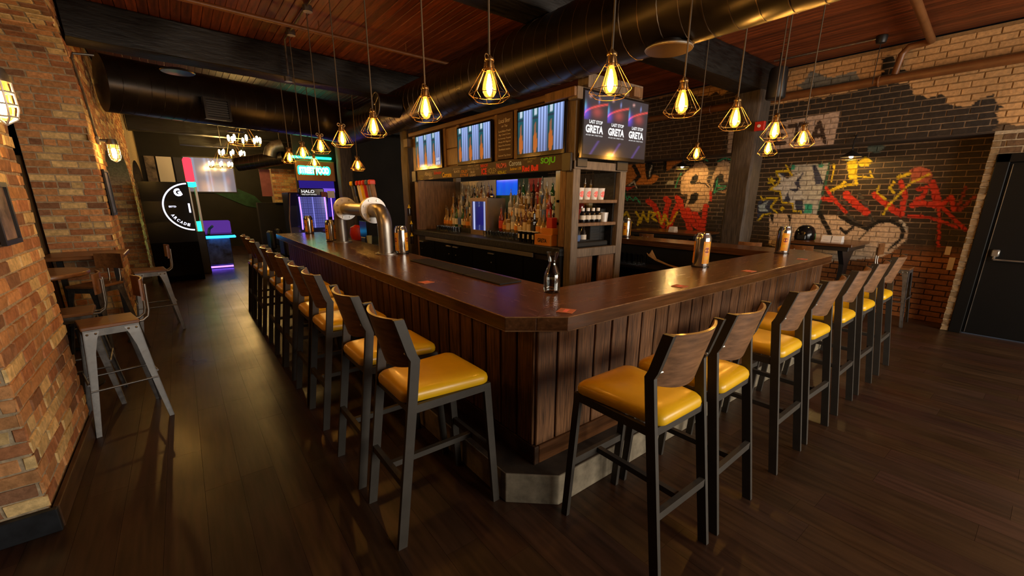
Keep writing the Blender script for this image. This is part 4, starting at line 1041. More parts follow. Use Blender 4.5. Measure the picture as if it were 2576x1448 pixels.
# ------------------------------------------------------------------ things on the bar top
mat('can_metal',(.55,.53,.50),.16,metal=.95,var=.1,scale=5); mat('can_label',(.75,.30,.015),.4,var=.1); mat('dark_red',(.22,.02,.015),.5)
def make_can():
    t=thing('metal_can','','can')
    MB().lathe([(.0,0),(.052,0),(.058,.008),(.060,.02),(.060,.245),(.056,.265),(.047,.285),(.047,.292),(.042,.292),(.040,.286),(.0,.286)],28).build('can_body','can_metal',t,smooth=35,world=False)
    MB().lathe([(.058,.0),(.066,.0),(.066,.006),(.058,.012)],24).build('foot_ring','clear_glass',t,smooth=40,world=False)
    for k in range(3):
        a0=2*PI*k/3; m=MB(); V=[]; n=10
        for j in (0,1):
            for i in range(n+1):
                a=a0-.52+1.04*i/n; V.append((.0608*math.cos(a),.0608*math.sin(a),(.035,.225)[j]))
        m.add(V,[(i,i+1,n+2+i,n+1+i) for i in range(n)]); lb=m.build('label_panel','can_label',t,smooth=60,world=False)
        m=MB(); V=[(.0612*math.cos(a0),.0612*math.sin(a0),.15)]
        for i in range(16):
            b=2*PI*i/16; a=a0+.022/.061*math.cos(b); V.append((.0612*math.cos(a),.0612*math.sin(a),.15+.022*math.sin(b)))
        m.add(V,[(0,i+1,(i+1)%16+1) for i in range(16)]); m.build('emblem','dark_red',lb,world=False)
        m=MB()
        for z in (.185,.20,.09,.075):
            for d in (-.012,): 
                V=[]
                for i in range(5):
                    a=a0-.3+.6*i/4; V+=[(.0612*math.cos(a),.0612*math.sin(a),z),(.0612*math.cos(a),.0612*math.sin(a),z+.006)]
                m.add(V,[(2*i,2*i+2,2*i+3,2*i+1) for i in range(4)])
        m.build('fine_print','ch_yellow',lb,world=False)
    return t
can0=make_can()
for i,(x,y,a,l) in enumerate(((3.66,1.94,2.2,'tall silver can with orange label on the short bar side'),(5.36,1.90,3.75,'tall silver can with orange label by the far bar corner'),(1.875,4.42,3.3,'tall silver can with orange label beside the elbow of the tap pipe'),(1.64,6.32,3.5,'tall silver can with orange label beside the upright tap pipe'),(1.72,7.98,3.6,'tall silver can with orange label at the far end of the bar'),(5.66,4.30,3.4,'tall silver can with orange label on the opposite bar wing'))):
    o=can0 if i==0 else copy_tree(can0); o.location=(x,y,ZC); o.scale=(1.15,1.15,1.03); o.rotation_euler=(0,0,a); tag(o,l,'can','labelled cans on the bar')
cf=thing('carafe','clear glass water carafe standing at the bar corner','carafe',(1.84,1.955,ZC))
MB().lathe([(.0,.0),(.036,.0),(.042,.006),(.043,.02),(.043,.105),(.040,.125),(.030,.155),(.021,.180),(.0195,.195),(.022,.215),(.031,.262),(.029,.262),(.020,.216),(.0175,.195),(.019,.180),(.028,.154),(.038,.124),(.0405,.105),(.0405,.02),(.0,.016)],24,(1.84,1.955,ZC)).build('glass_body','clear_glass',cf,smooth=60)
MB().lathe([(.0,.017),(.039,.019),(.039,.09),(.0,.09)],20,(1.84,1.955,ZC)).build('water','clear_glass',cf,smooth=50)
cf.scale=(1.25,1.25,1.0)
mat('coaster',(.50,.16,.09),.7,var=.15)
for i,(x,y,a,l) in enumerate(((1.575,1.555,.5,'red printed coaster at the cut corner of the bar'),(2.69,1.555,.1,'pale red coaster on the short bar side near the corner'),(1.335,2.75,.15,'pale red coaster near the edge of the long bar side'),(3.76,1.56,-.1,'pale coaster halfway along the short bar side'),(4.99,1.57,.2,'pale coaster near the far corner of the short bar side'))):
    t=thing('coaster',l,'coaster',(x,y,ZC),a); MB().cbox(-.045,.045,-.045,.045,0,.003,.001).build('card','coaster',t,world=False); MB().box(-.03,.03,-.012,.012,.003,.0034).build('print','ch_pink',t,world=False)
for i in range(3):
    y0=2.34+i*.5; tag(MB().cbox(1.70,1.90,y0,y0+.485,ZC,ZC+.012,.003).build('bar_mat','rubber'),('black rubber bar mat nearest the carafe','black rubber bar mat in the middle of the row','black rubber bar mat nearest the tap pipe')[i],'bar mat','rubber mats on the bar')

# tap tower: flanged steel pipe standing on the bar
tp=thing('tap_tower','flanged steel pipe beer tower bridging over the bar top','beer tower',(1.735,5.2,ZC))
XT,ZT,PR=1.735,1.535,.078
el=lambda c,y0,s:[(XT,y0+s*.15*math.sin(a),ZT-.15+.15*math.cos(a)) for a in np.linspace(0,PI/2,9)]
MB().tube([(XT,5.82,ZT),(XT,4.86,ZT)],PR,24).build('cross_pipe','steel',tp,smooth=40)
MB().tube([(XT,4.80,ZT),(XT,4.72,ZT)]+el(0,4.66,-1)[1:]+[(XT,4.51,1.30),(XT,4.51,ZC+.008)],PR,24).build('elbow_pipe','steel',tp,smooth=40)
MB().tube([(XT,5.90,ZT),(XT,5.94,ZT)]+el(0,5.98,1)[1:]+[(XT,6.13,1.30),(XT,6.13,ZC+.008)],PR,24).build('elbow_pipe','steel',tp,smooth=40)
for yf in (4.83,5.86):
    for dy in (-.016,.016):
        fl_=MB().cyl((XT,yf+dy-.013,ZT),(XT,yf+dy+.013,ZT),.145,n=32).build('flange','white_plate',tp,smooth=30)
        for k in range(8):
            a=2*PI*(k+.5)/8; MB().cyl((XT+.115*math.cos(a),yf+dy-.024,ZT+.115*math.sin(a)),(XT+.115*math.cos(a),yf+dy+.0,ZT+.115*math.sin(a)),.013,n=6).build('bolt','steel',fl_)
for yb in (4.51,6.13):
    fl_=MB().cyl((XT,yb,ZC),(XT,yb,ZC+.012),.125,n=32).build('base_flange','steel',tp,smooth=30)
    for k in range(6):
        a=2*PI*k/6; MB().cyl((XT+.105*math.cos(a),yb+.105*math.sin(a),ZC+.01),(XT+.105*math.cos(a),yb+.105*math.sin(a),ZC+.022),.011,n=6).build('bolt','steel',fl_)
hc=[('wood handle','backbar_wood','label_red'),('silver handle','steel','label_blue'),('red handle','red_paint','red_paint'),('yellow-striped handle','ch_yellow','red_paint'),('white handle','white','red_paint'),('black handle','black_gloss','black_gloss'),('grey handle','galv','ch_yellow')]
for k,(d_,m1,m2) in enumerate(hc):
    y=5.02+k*.115; h=MB(); x=1.86
    hd=h.bar([(x,y,1.50),(x,y+.01,1.58)],.02,.02).build('tap_faucet','steel',tp)
    hh=MB().bar([(x,y+.01,1.575),(x-.01,y+.05,1.70),(x-.015,y+.085,1.83)],.05,.034).build('tap_handle',m1,tp); hh['label']=d_
    MB().cbox(x-.055,x+.025,y+.065,y+.125,1.82,1.88,.012).build('handle_top',m2,hh)
MB().tube([(XT+.02,5.02,ZT),(x,5.02,1.52)],.02,8).tube([(XT,5.0,1.45),(x,5.0,1.50)],.012,8).build('manifold','steel',tp)
mat('green_cloth',(.02,.25,.08),.7); mat('green_paint',(.015,.06,.035),.8,var=.4,scale=4)
# clutter behind the taps
def bx(n_,x0,x1,y0,y1,z0,z1,m_,l,cat,b=.006): return tag(MB().cbox(x0,x1,y0,y1,z0,z1,b).build(n_,m_),l,cat)
wk=thing('work_counter','dark back work counter behind the beer taps','counter',(2.6,7.4,0)); MB().cbox(2.25,2.98,6.75,8.2,.90,.95,.004).build('worktop','black_paint',wk); MB().box(2.30,2.95,6.8,8.15,0,.90).build('base','black_matte',wk)
bx('till_screen',2.40,2.44,7.05,7.40,1.03,1.30,'black_gloss','black till screen on the work counter behind the taps','till'); bx('till_stand',2.38,2.50,7.12,7.32,.95,1.03,'black_paint','black stand carrying the till screen','stand')
tag(MB().lathe([(.0,0),(.10,0),(.13,.10),(.11,.22),(.03,.26),(.0,.26)],12,(2.45,7.72,.95)).build('red_bag','red_paint',smooth=50),'crumpled red bag beside the till behind the taps','bag')
tag(MB().lathe([(.0,0),(.035,0),(.045,.13),(.042,.13),(.03,.01)],12,(2.38,6.90,.95)).build('green_cup','ch_olive',smooth=40),'small olive cup on the work counter behind the taps','cup')
for k,(px,py,l) in enumerate(((1030,540,'higher'),(1036,580,'middle'),(1037,610,'lower'))):
    q=onx(px,py,3.02); t=thing('squeeze_bottle','dark squeeze bottle with yellow cap, %s one on the end post'%l,'bottle',q); MB().lathe([(.0,-.02),(.03,-.018),(.032,.02),(.03,.10),(.02,.11),(.0,.11)],12,q).build('bottle_body','glass_dark',t,smooth=40); MB().lathe([(.022,.108),(.024,.12),(.012,.135),(.004,.165),(.0,.166)],10,q).build('cap','ch_yellow',t,smooth=40)
# shelf of jars under the opposite wing and a bundle of pale straws
gs=thing('glass_rack','dark shelf under the opposite bar wing','shelf',(5.2,3.4,0)); MB().cbox(5.05,5.44,2.3,4.9,.70,.74,.004).build('shelf_board','black_paint',gs); MB().box(5.40,5.44,2.3,4.9,0,.70).build('back_board','black_matte',gs); [MB().box(5.06,5.10,yl,yl+.04,0,.70).build('leg','black_paint',gs) for yl in (2.3,4.86)]
g0=None
for j in range(2):
    for i in range(8):
        if g0 is None: g0=MB().lathe([(.03,0),(.036,.004),(.038,.15),(.035,.15),(.03,.012)],12).build('tall_glass','clear_glass',smooth=40); o=g0
        else: o=g0.copy(); col.objects.link(o)
        o.location=(5.13+.09*j,3.62+.088*i,.741); tag(o,'tall upturned glass on the shelf under the opposite wing','glass','glasses under the opposite wing')
sb=thing('straw_bundle','bundle of pale twisted straws lying beside the glasses','bundle',(5.2,3.3,.74)); 
for k in range(7):
    q=.012*k; MB().tube([(5.12+q,2.95-q,.76),(5.15+q*.6,3.2,.80),(5.16,3.38,.84+q*.3),(5.12+q,3.48,.90+q),(5.15+q*1.5,3.53,.93-q)],.006,6).build('straw','tan_wood',sb,smooth=50)
# reflection-lit tray and box at right inner corner
bx('steel_bin',4.4,4.95,2.08,2.40,.70,.92,'galv','steel ice bin below the short bar side','bin')
mat('neon_dummy',(.1,.1,.1),.5)

# ------------------------------------------------------------------ right side of the room
tagp=lambda mb_,n_,m_,l,c,sm=40: tag(mb_.build(n_,m_,smooth=sm),l,c)
pp=thing('wall_pipe','brown painted pipe along the graffiti wall with a riser to the ceiling','pipe',(7.66,1.4,3.2))
MB().tube([(7.66,-.9,3.20),(7.66,6.1,3.20)],.055,14).build('main_run','pipe_brown',pp,smooth=40)
MB().tube([(7.66,1.75,3.25),(7.66,1.72,3.48),(7.66,1.66,3.55),(7.66,1.50,3.56),(7.62,1.45,3.56),(7.3,1.43,3.56),(4.2,1.2,3.56)],.04,12).build('riser','pipe_brown',pp,smooth=50)
for y in (.3,1.9,4.2): MB().ring((7.66,y,3.20),.062,.010,20,6,'y').build('clamp','pipe_brown',pp,smooth=50)
sp_=thing('sprinkler_pipe','thin brown sprinkler pipe under the ceiling boards','pipe',(1.8,5.7,3.5)); MB().tube([(-.6,5.6,3.52),(3.4,5.83,3.52)],.022,10).build('pipe_run','pipe_brown',sp_,smooth=40)
for x in (.4,1.6,2.7): MB().tube([(x,5.66+.055*x,3.52),(x,5.66+.055*x,3.645)],.006,6).build('hanger','pipe_brown',sp_)
cd=thing('ceiling_conduit','grey conduit with round junction boxes under the ceiling','conduit',(1.38,5.3,3.6)); MB().tube([(1.38,3.6,3.61),(1.38,6.5,3.61),(1.40,6.62,3.5),(1.40,6.62,3.22)],.011,8).build('tube_run','galv',cd,smooth=40)
for y,z in ((5.34,3.59),(6.18,3.59),(6.62,3.17)): MB().cyl((1.39,y,z-.025),(1.39,y,z+.03),.05,n=8).build('junction_box','galv',cd)
sd=thing('detector','black ceiling detector with conduit and hanging wire','detector',(7.25,1.86,3.62)); MB().lathe([(.0,-.07),(.05,-.06),(.06,-.02),(.06,.02),(.0,.022)],16,(7.25,1.86,3.62)).build('dome','black_paint',sd,smooth=40)
MB().tube([(7.22,1.90,3.61),(7.15,3.05,3.61)],.009,8).build('conduit','galv',sd,smooth=40); MB().tube([(7.25,1.86,3.56),(7.28,1.87,3.1)],.004,6).build('wire','black_paint',sd)
sk=thing('speaker','black round speaker hung beside the beam by the post','speaker',(6.95,2.88,3.05)); MB().lathe([(.0,0),(.11,.0),(.125,.02),(.115,.36),(.10,.40),(.0,.40)],20,(6.95,2.88,3.05)).build('cabinet','black_paint',sk,smooth=40); MB().lathe([(.0,-.004),(.10,-.003),(.105,.004),(.0,.004)],20,(6.95,2.88,3.05)).build('grille','duct_black',sk,smooth=40); MB().tube([(6.95,2.88,3.45),(6.95,2.88,3.64)],.012,8).build('hanger','black_paint',sk)
fa=thing('fire_alarm','small red fire alarm strobe on the timber post','alarm',(7.08,3.1,2.74)); MB().cbox(7.06,7.118,3.02,3.16,2.67,2.80,.006).build('housing','red_paint',fa); MB().cyl((7.045,3.09,2.735),(7.062,3.09,2.735),.022,n=12).build('strobe','white',fa,smooth=40)
DX,DY,DZ=onz(1682,128,2.645)
df=thing('duct_diffuser','round steel diffuser plate hanging under the large duct','diffuser',(DX,DY,DZ))
MB().lathe([(.0,-.004),(.148,.0),(.155,.012),(.148,.022),(.05,.028),(.0,.028)],36,(DX,DY,DZ)).build('plate','brass',df,smooth=30); MB().cyl((DX,DY,DZ+.026),(DX,DY,DZ+.05),.10,n=28).build('neck','duct_black',df,smooth=40); MB().ring((DX,DY,DZ+.011),.151,.008,36,6).build('rim','steel',df,smooth=50)
fs=thing('round_damper','round duct outlet with three-spoke wheel on the large duct','duct outlet',(2.5,6.25,2.93)); 
q=onx(945,262,2.30); yq,zq=q[1],q[2]
MB().tube([(2.31,yq,zq),(2.62,yq-.02,zq)],.14,28).build('stub','duct_black',fs,smooth=40); MB().ring((2.30,yq,zq),.145,.008,28,6,'x').build('rim','galv',fs,smooth=50)
for k in range(3):
    a=2*PI*k/3+.5; MB().tube([(2.295,yq,zq),(2.295,yq+.14*math.cos(a),zq+.14*math.sin(a))],.006,6).build('spoke','steel',fs)
MB().ball((2.29,yq,zq),.016).build('hub','steel',fs,smooth=60)
vg=thing('duct_grille','square black grille on the side of the left duct','grille',(.6,8.0,2.9)); 
d_=Vector((3.10,.59,0)).normalized(); n_=Vector((d_.y,-d_.x,0)); c_=Vector((.62,8.39,2.95))+n_*.292; 
def vbox(u0,u1,z0,z1,t0,t1,name,m_,par):
    m=MB(); V=[]
    for t in (t0,t1):
        for (u,z) in ((u0,z0),(u1,z0),(u1,z1),(u0,z1)): V.append(tuple(c_+d_*u+n_*t+Vector((0,0,z))))
    m.add(V,[(0,1,2,3),(7,6,5,4),(0,4,5,1),(1,5,6,2),(2,6,7,3),(3,7,4,0)]); return m.build(name,m_,par)
for a in ((-.17,.17,.12,.15),(-.17,.17,-.15,-.12),(-.17,-.14,-.12,.12),(.14,.17,-.12,.12)): vbox(*a,-.06,.03,'frame_bar','duct_black',vg)
vbox(-.14,.14,-.12,.12,-.06,-.01,'backing','black_matte',vg)
for k in range(7): vbox(-.14,.14,-.10+k*.032,-.085+k*.032,-.01,.012,'louvre','black_paint',vg)
tagp(MB().lathe([(.0,-.01),(.15,-.004),(.16,.006),(.10,.03),(.0,.04)],28,onz(447,182,3.0)),'ceiling_disc','duct_black','flat round diffuser disc hanging in front of the left duct','diffuser')

# gooseneck lamps on the graffiti wall
def goose(px,py,l):
    q=onx(px,py,7.72); t=thing('wall_lamp',l,'wall lamp',q)
    MB().lathe([(.012,.09),(.03,.075),(.10,.03),(.125,.0),(.12,.0),(.09,.028),(.02,.07)],24,q).build('shade','black_paint',t,smooth=40)
    MB().tube([(q[0],q[1],q[2]+.08),(q[0],q[1],q[2]+.22),(q[0]+.06,q[1],q[2]+.30),(q[0]+.20 if q[2]+.3<ZS else XU-.0,q[1],q[2]+.28)],.009,8).build('arm','black_paint',t,smooth=40)
    MB().ball((q[0],q[1],q[2]+.01),.026,n=12,m=8).build('bulb','bulb_hot',t,smooth=60)
    MB().ring((q[0],q[1],q[2]-.03),.11,.003,24,5).build('guard','brass',t)
goose(1716,420,'black dome wall lamp between the painted orange and tan letters')
goose(2141,395,'black dome wall lamp above the yellow splash on the graffiti wall')

# tables and chairs by the wall
def high_table(x0,x1,y0,y1,z,l):
    t=thing('high_table',l,'table',((x0+x1)/2,(y0+y1)/2,0)); cx,cy=(x0+x1)/2,(y0+y1)/2
    MB().cbox(x0,x1,y0,y1,z-.04,z,.006).build('table_top','counter_wood_y',t)
    MB().cbox(x0+.04,x1-.04,y0+.04,y1-.04,z-.10,z-.04,.004).build('apron','black_paint',t)
    for yy in (y0+.16,y1-.16):
        MB().loft([[(cx-.30,yy-.03,z-.10),(cx+.30,yy-.03,z-.10),(cx+.30,yy+.03,z-.10),(cx-.30,yy+.03,z-.10)],[(cx-.10,yy-.03,z-.32),(cx+.10,yy-.03,z-.32),(cx+.10,yy+.03,z-.32),(cx-.10,yy+.03,z-.32)],[(cx-.07,yy-.03,.12),(cx+.07,yy-.03,.12),(cx+.07,yy+.03,.12),(cx-.07,yy+.03,.12)]]).build('pedestal','black_paint',t)
        MB().cbox(cx-.30,cx+.30,yy-.035,yy+.035,0,.05,.006).cbox(cx-.07,cx+.07,yy-.035,yy+.035,.05,.12,.004).build('foot','black_paint',t)
    return t
high_table(7.25,8.12,1.72,2.62,1.07,'high dark table against the cream part of the graffiti')
high_table(7.25,8.12,4.0,5.55,1.07,'high dark table below the red painted letters')
def metal_stool(back=True):
    t=thing('metal_stool','','stool'); ZS_=.79
    for sx in (-1,1):
        for sy in (-1,1):
            m=MB()
            def plate(ax):
                prof=[(.762,.150,.088),(.70,.156,.070),(.60,.164,.052),(.40,.182,.043),(.0,.225,.030)]
                V=[]
                for z,o_,w_ in prof:
                    a,b=(o_,o_-w_)
                    if ax=='x': V+=[(sx*a,sy*o_,z),(sx*b,sy*o_,z),(sx*a,sy*(o_-.006),z),(sx*b,sy*(o_-.006),z)]
                    else: V+=[(sx*o_,sy*a,z),(sx*o_,sy*b,z),(sx*(o_-.006),sy*a,z),(sx*(o_-.006),sy*b,z)]
                f=[]
                for k in range(4):
                    i=4*k; f+=[(i,i+1,i+5,i+4),(i+3,i+2,i+6,i+7),(i+2,i,i+4,i+6),(i+1,i+3,i+7,i+5)]
                m.add(V,f+[(0,2,3,1),(16,17,19,18)])
            plate('x'); plate('y'); lg=m.build('leg','galv',t,world=False)
            for d in (.018,.062): MB().ball((sx*(.150-d),sy*.154,.735),.008,n=8,m=5).build('rivet','steel',lg,world=False)
    m=MB()
    for s in (-1,1): m.box(-.15,.15,s*.147-.004,s*.147+.004,.715,.765); m.box(s*.147-.004,s*.147+.004,-.15,.15,.715,.765)
    m.build('seat_rim','galv',t,world=False)
    bevel(MB().box(-.158,.158,-.158,.158,.765,ZS_).build('seat','seat_wood',t,world=False),.005)
    for q in (-1,1):
        MB().tube([(-.19,q*.185,.33),(.19,q*.185,.33)],.008,8).build('stretcher','galv',t,smooth=50,world=False)
        MB().tube([(q*.19,-.183,.38),(q*.19,.183,.38)],.008,8).build('stretcher','galv',t,smooth=50,world=False)
    if back:
        m=MB()
        for q in (-.06,.06): m.tube([(.10,q,.755),(.19,q,.757),(.225,q,.785),(.235,q,.83),(.245,q,1.03)],.009,8)
        m.build('back_tube','steel',t,smooth=50,world=False)
        m=MB(); R=[]
        for i in range(9):
            y=-.15+.3*i/8; s=.03*(1-(y/.15)**2); R.append([(.225+s-.03,y,.92),(.232+s-.03,y,1.08),(.244+s-.03,y,1.08),(.237+s-.03,y,.92)])
        m.loft(R); m.build('backrest','seat_wood',t,smooth=40,world=False)
    return t
ms=metal_stool(); msl=[(-.555,4.18,.22,'metal stool with wooden seat standing beside the near brick pier'),(-.43,6.98,.12,'metal stool with wooden seat beside the kiosk with the white ring'),(-.84,4.70,.05,'metal stool tucked under the round wooden table'),(-.83,6.10,.9,'metal stool at the table by the brick arch'),(6.62,2.75,-2.9,'wooden-backed metal stool between the bar and the high table'),(6.72,2.08,-3.2,'wooden-backed metal stool drawn up to the high table'),(7.70,1.28,1.6,'wooden-backed metal stool at the end of the high table by the door'),(6.72,4.5,3.1,'wooden-backed metal stool at the table below red letters')]
for i,(x,y,a,l) in enumerate(msl):
    o=ms if i==0 else copy_tree(ms); o.location=(x,y,0); o.rotation_euler=(0,0,a); tag(o,l,'stool','metal stools with wooden seats')
hm=thing('black_helmet','black rounded helmet with green strap on the high table','helmet',(7.62,2.42,1.07)); MB().lathe([(.13,0),(.14,.04),(.135,.12),(.10,.19),(.05,.22),(.0,.225)],20,(7.62,2.42,1.07)).build('shell','black_gloss',hm,smooth=50); MB().cbox(7.47,7.50,2.36,2.48,1.08,1.15,.01).build('visor','black_paint',hm); MB().tube([(7.62,2.28,1.08),(7.62,2.285,1.16),(7.62,2.33,1.24)],.008,6).build('strap','green_cloth',hm)
for i,(x,y,l) in enumerate(((7.55,2.10,'white folded menu box on the high table by the helmet'),(7.55,1.97,'white folded menu box next to the first menu box'),(7.5,4.6,'white folded menu box on the table below the red letters'))):
    t=thing('menu_box',l,'menu box',(x,y,1.07)); MB().loft([[(x-.07,y-.06,1.07),(x+.07,y-.06,1.07),(x+.07,y+.06,1.07),(x-.07,y+.06,1.07)],[(x-.05,y-.055,1.16),(x+.05,y-.055,1.16),(x+.05,y+.055,1.16),(x-.05,y+.055,1.16)]]).build('card','white',t); MB().box(x-.0665,x-.063,y-.03,y+.03,1.095,1.10).build('print','ch_grey',t)
for i,(a,b,l) in enumerate((((2375,640),(2395,620),'upper'),((2380,678),(2404,648),'lower'))):
    p=onx(*a,8.19); q=onx(*b,8.19); tag(MB().box(8.186,8.19,q[1],p[1],p[2],q[2]).build('paper_notice','paper'),'paper notice taped beside the door, the %s one'%l,'notice')
# ------------------------------------------------------------------ left side: lamps, pictures, tables
def cage_lamp(loc,nx,l,s=1.0):
    t=thing('cage_lamp',l,'wall lamp',loc); x,y,z=loc
    V=lambda dx,dy,dz:(x+dx*s,y+dy*s,z+dz*s)
    MB().cbox(x,x+.03*s,y-.05*s,y+.05*s,z+.12*s,z+.22*s,.006).build('wall_box','galv',t)
    MB().tube([V(.03,0,.17),V(.13,0,.17)],.022*s,10).build('arm','galv',t,smooth=40)
    cx=.14
    MB().lathe([(.0,.20*s),(.045*s,.195*s),(.055*s,.16*s),(.055*s,.13*s),(.0,.13*s)],20,V(cx,0,0)).build('cap','galv',t,smooth=40)
    MB().lathe([(.042*s,.13*s),(.045*s,.10*s),(.045*s,.0),(.035*s,-.04*s),(.012*s,-.06*s),(.0,-.061*s)],16,V(cx,0,0)).build('glass_jar','bulb_glass',t,smooth=50)
    MB().lathe([(.012*s,.09*s),(.022*s,.05*s),(.022*s,.0),(.010*s,-.03*s),(.0,-.032*s)],12,V(cx,0,0)).build('bulb','lamp_hot',t,smooth=60)
    c=MB()
    for k in range(6):
        a=2*PI*k/6; c.tube([V(cx+.055*math.cos(a),.055*math.sin(a),.13),V(cx+.058*math.cos(a),.058*math.sin(a),.0),V(cx+.045*math.cos(a),.045*math.sin(a),-.05),V(cx+.0,.0,-.08)],.005*s,6)
    for zz,R in ((.08,.057),(.02,.058),(-.04,.049)): c.ring(V(cx,0,zz),R*s,.005*s,20,6)
    c.build('cage','white_plate',t,smooth=50); return t
emit('lamp_hot',(1.0,.62,.22),340.0)
cage_lamp((XP+.012,3.36,2.09),1,'caged jar lamp glowing on the near brick pier',.95)
cage_lamp((XS+.012,7.55,2.18),1,'caged jar lamp glowing at the brick arch above the framed picture',1.0)
tag(MB().tube([(XS+.02,7.55,2.40),(XS+.02,7.30,2.8),(XS+.02,7.0,3.14),(XS+.03,7.02,3.19),(XS+.2,7.06,3.21)],.012,8).build('wall_conduit','galv',smooth=50),'bent grey conduit climbing the brick pier to the beam','conduit')
def frame(P,u0,u1,v0,v1,l,colr,t_=.02):
    t=thing('framed_picture',l,'picture',P(0.5*(u0+u1),v0,0)); b=.025
    for a in ((u0,u1,v0,v0+b),(u0,u1,v1-b,v1),(u0,u0+b,v0+b,v1-b),(u1-b,u1,v0+b,v1-b)):
        m=MB(); V=[P(u,v,d) for d in (0.0,t_) for u,v in ((a[0],a[2]),(a[1],a[2]),(a[1],a[3]),(a[0],a[3]))]; m.add(V,[(3,2,1,0),(4,5,6,7),(0,1,5,4),(1,2,6,5),(2,3,7,6),(3,0,4,7)]); m.build('frame_bar','black_paint',t)
    m=MB(); m.add([P(u,v,.008) for u,v in ((u0+b,v0+b),(u1-b,v0+b),(u1-b,v1-b),(u0+b,v1-b))],[(0,1,2,3)]); m.build('print',colr,t)
mat('print_blue',(.10,.12,.22),.4,var=.8,scale=9); mat('print_warm',(.25,.17,.12),.4,var=.8,scale=9)
frame(lambda u,v,d:(XS+.016+d,u,v),7.30,7.72,1.45,2.0,'narrow framed picture on the brick pier below the jar lamp','print_blue')
frame(lambda u,v,d:(XP+.022+d,u,v),3.28,3.57,1.42,1.74,'framed picture on the near brick pier','print_warm')
rt=thing('round_table','round wooden pub table beside the near brick pier','table',(-1.02,5.18,0)); MB().lathe([(.0,1.01),(.295,1.01),(.305,1.02),(.305,1.04),(.30,1.05),(.0,1.05)],36,(-1.02,5.18,0)).build('table_top','seat_wood',rt,smooth=30); MB().lathe([(.0,0),(.22,0),(.22,.015),(.05,.04),(.035,.06),(.035,.98),(.12,1.01),(.0,1.01)],20,(-1.02,5.18,0)).build('pedestal','black_paint',rt,smooth=40)
sq=thing('wall_table','rectangular wooden table pushed against the brick arch','table',(-.95,6.72,0)); MB().cbox(-1.25,-.58,6.42,7.05,1.01,1.05,.006).build('table_top','seat_wood',sq)
for x in (-1.15,-.70): MB().cbox(x-.025,x+.025,6.70,6.75,0,1.01,.003).build('leg','black_paint',sq); MB().cbox(x-.03,x+.03,6.5,6.98,0,.03,.003).build('foot','black_paint',sq)
wc=thing('wooden_cabinet','tall tan wooden cabinet behind the brick arch','cabinet',(-1.75,7.6,0)); MB().cbox(-2.1,-1.32,7.3,7.8,0,2.12,.008).build('carcass','tan_wood',wc); MB().cbox(-2.08,-1.72,7.285,7.3,.1,2.0,.004).build('door','tan_wood',wc); MB().cbox(-1.70,-1.34,7.285,7.3,.1,2.0,.004).build('door','tan_wood',wc)

# ------------------------------------------------------------------ far arcade area
emit('neon_white',(.80,.78,1.0),2.2); emit('neon_red',(1,.03,.05),2.6); emit('neon_cyan',(.03,.45,1.0),3.0); emit('neon_green',(.01,.8,.25),6.0); emit('neon_violet',(.22,.10,1.0),5.0); emit('neon_pale_green',(.45,1.0,.72),6.0)
kx0,kx1,ky=-.57,.20,10.9
ks=thing('ring_kiosk','tall black kiosk with glowing white ring and ARCADE lettering','kiosk',(-.19,ky+.3,0))
R=[]
for z,dy in ((0,.05),(.12,.0),(.8,-.03),(1.2,.0),(1.6,.02),(1.97,.02)): R.append([(kx0,ky+dy,z),(kx1,ky+dy,z),(kx1,ky+.6,z),(kx0,ky+.6,z)])
MB().loft(R).build('cabinet','kiosk_black' if 'kiosk_black' in MATS else (mat('kiosk_black',(.004,.0035,.003),.18,spec=.16) and 'kiosk_black'),ks)
cxk,czk,rk=.20,1.49,.455
pts=[(cxk+rk*math.cos(a),ky-.015,czk+rk*math.sin(a)) for a in np.linspace(PI/2+.06,3*PI/2-.05,40)]
MB().tube(pts,.013,8).build('ring_light','neon_white',ks,smooth=60)
text('ESTD',(-.02-.09,ky-.03,1.50),(1,0,0),ZUP,.115,.032,'neon_white',ks,bold=.02)
text('G',(.01,ky-.02,1.77),(math.cos(.35),0,math.sin(.35)),(-math.sin(.35),0,math.cos(.35)),.12,.15,'neon_white',ks,bold=.06)
text('1',(.155,ky-.03,1.47),(1,0,0),ZUP,.03,.18,'neon_white',ks,bold=.05)
for k,ch in enumerate('ARCADE'):
    a=PI+.45+k*.165; rr=.365; text(ch,(cxk+rr*math.cos(a),ky-.035,czk+rr*math.sin(a)),(-math.sin(a),0,math.cos(a)),(-math.cos(a),0,-math.sin(a)),.045,.055,'neon_white',ks,bold=.03)
# red-topped claw machine behind the kiosk
cm_=thing('claw_machine','slim game machine with glowing red top behind the ring kiosk','arcade machine',(.3,12.0,0))
MB().cbox(.20,.36,11.7,12.25,0,.95,.01).build('base','black_paint',cm_); MB().cbox(.20,.36,11.7,12.25,1.90,2.0,.01).build('roof','neon_green',cm_); MB().cbox(.20,.35,11.68,12.25,2.0,2.50,.03).build('top_light','neon_red',cm_)
for (x,y) in ((.22,11.73),(.34,11.73),(.34,12.22),(.22,12.22)): MB().box(x-.02,x+.02,y-.02,y+.02,.95,1.90).build('corner_post','steel',cm_)
MB().box(.352,.357,11.75,12.2,.95,1.90).box(.24,.32,11.705,11.71,.95,1.90).build('window_pane','clear_glass',cm_)
MB().box(.22,.33,11.8,12.15,.95,1.15).build('prize_bed','neon_green',cm_)
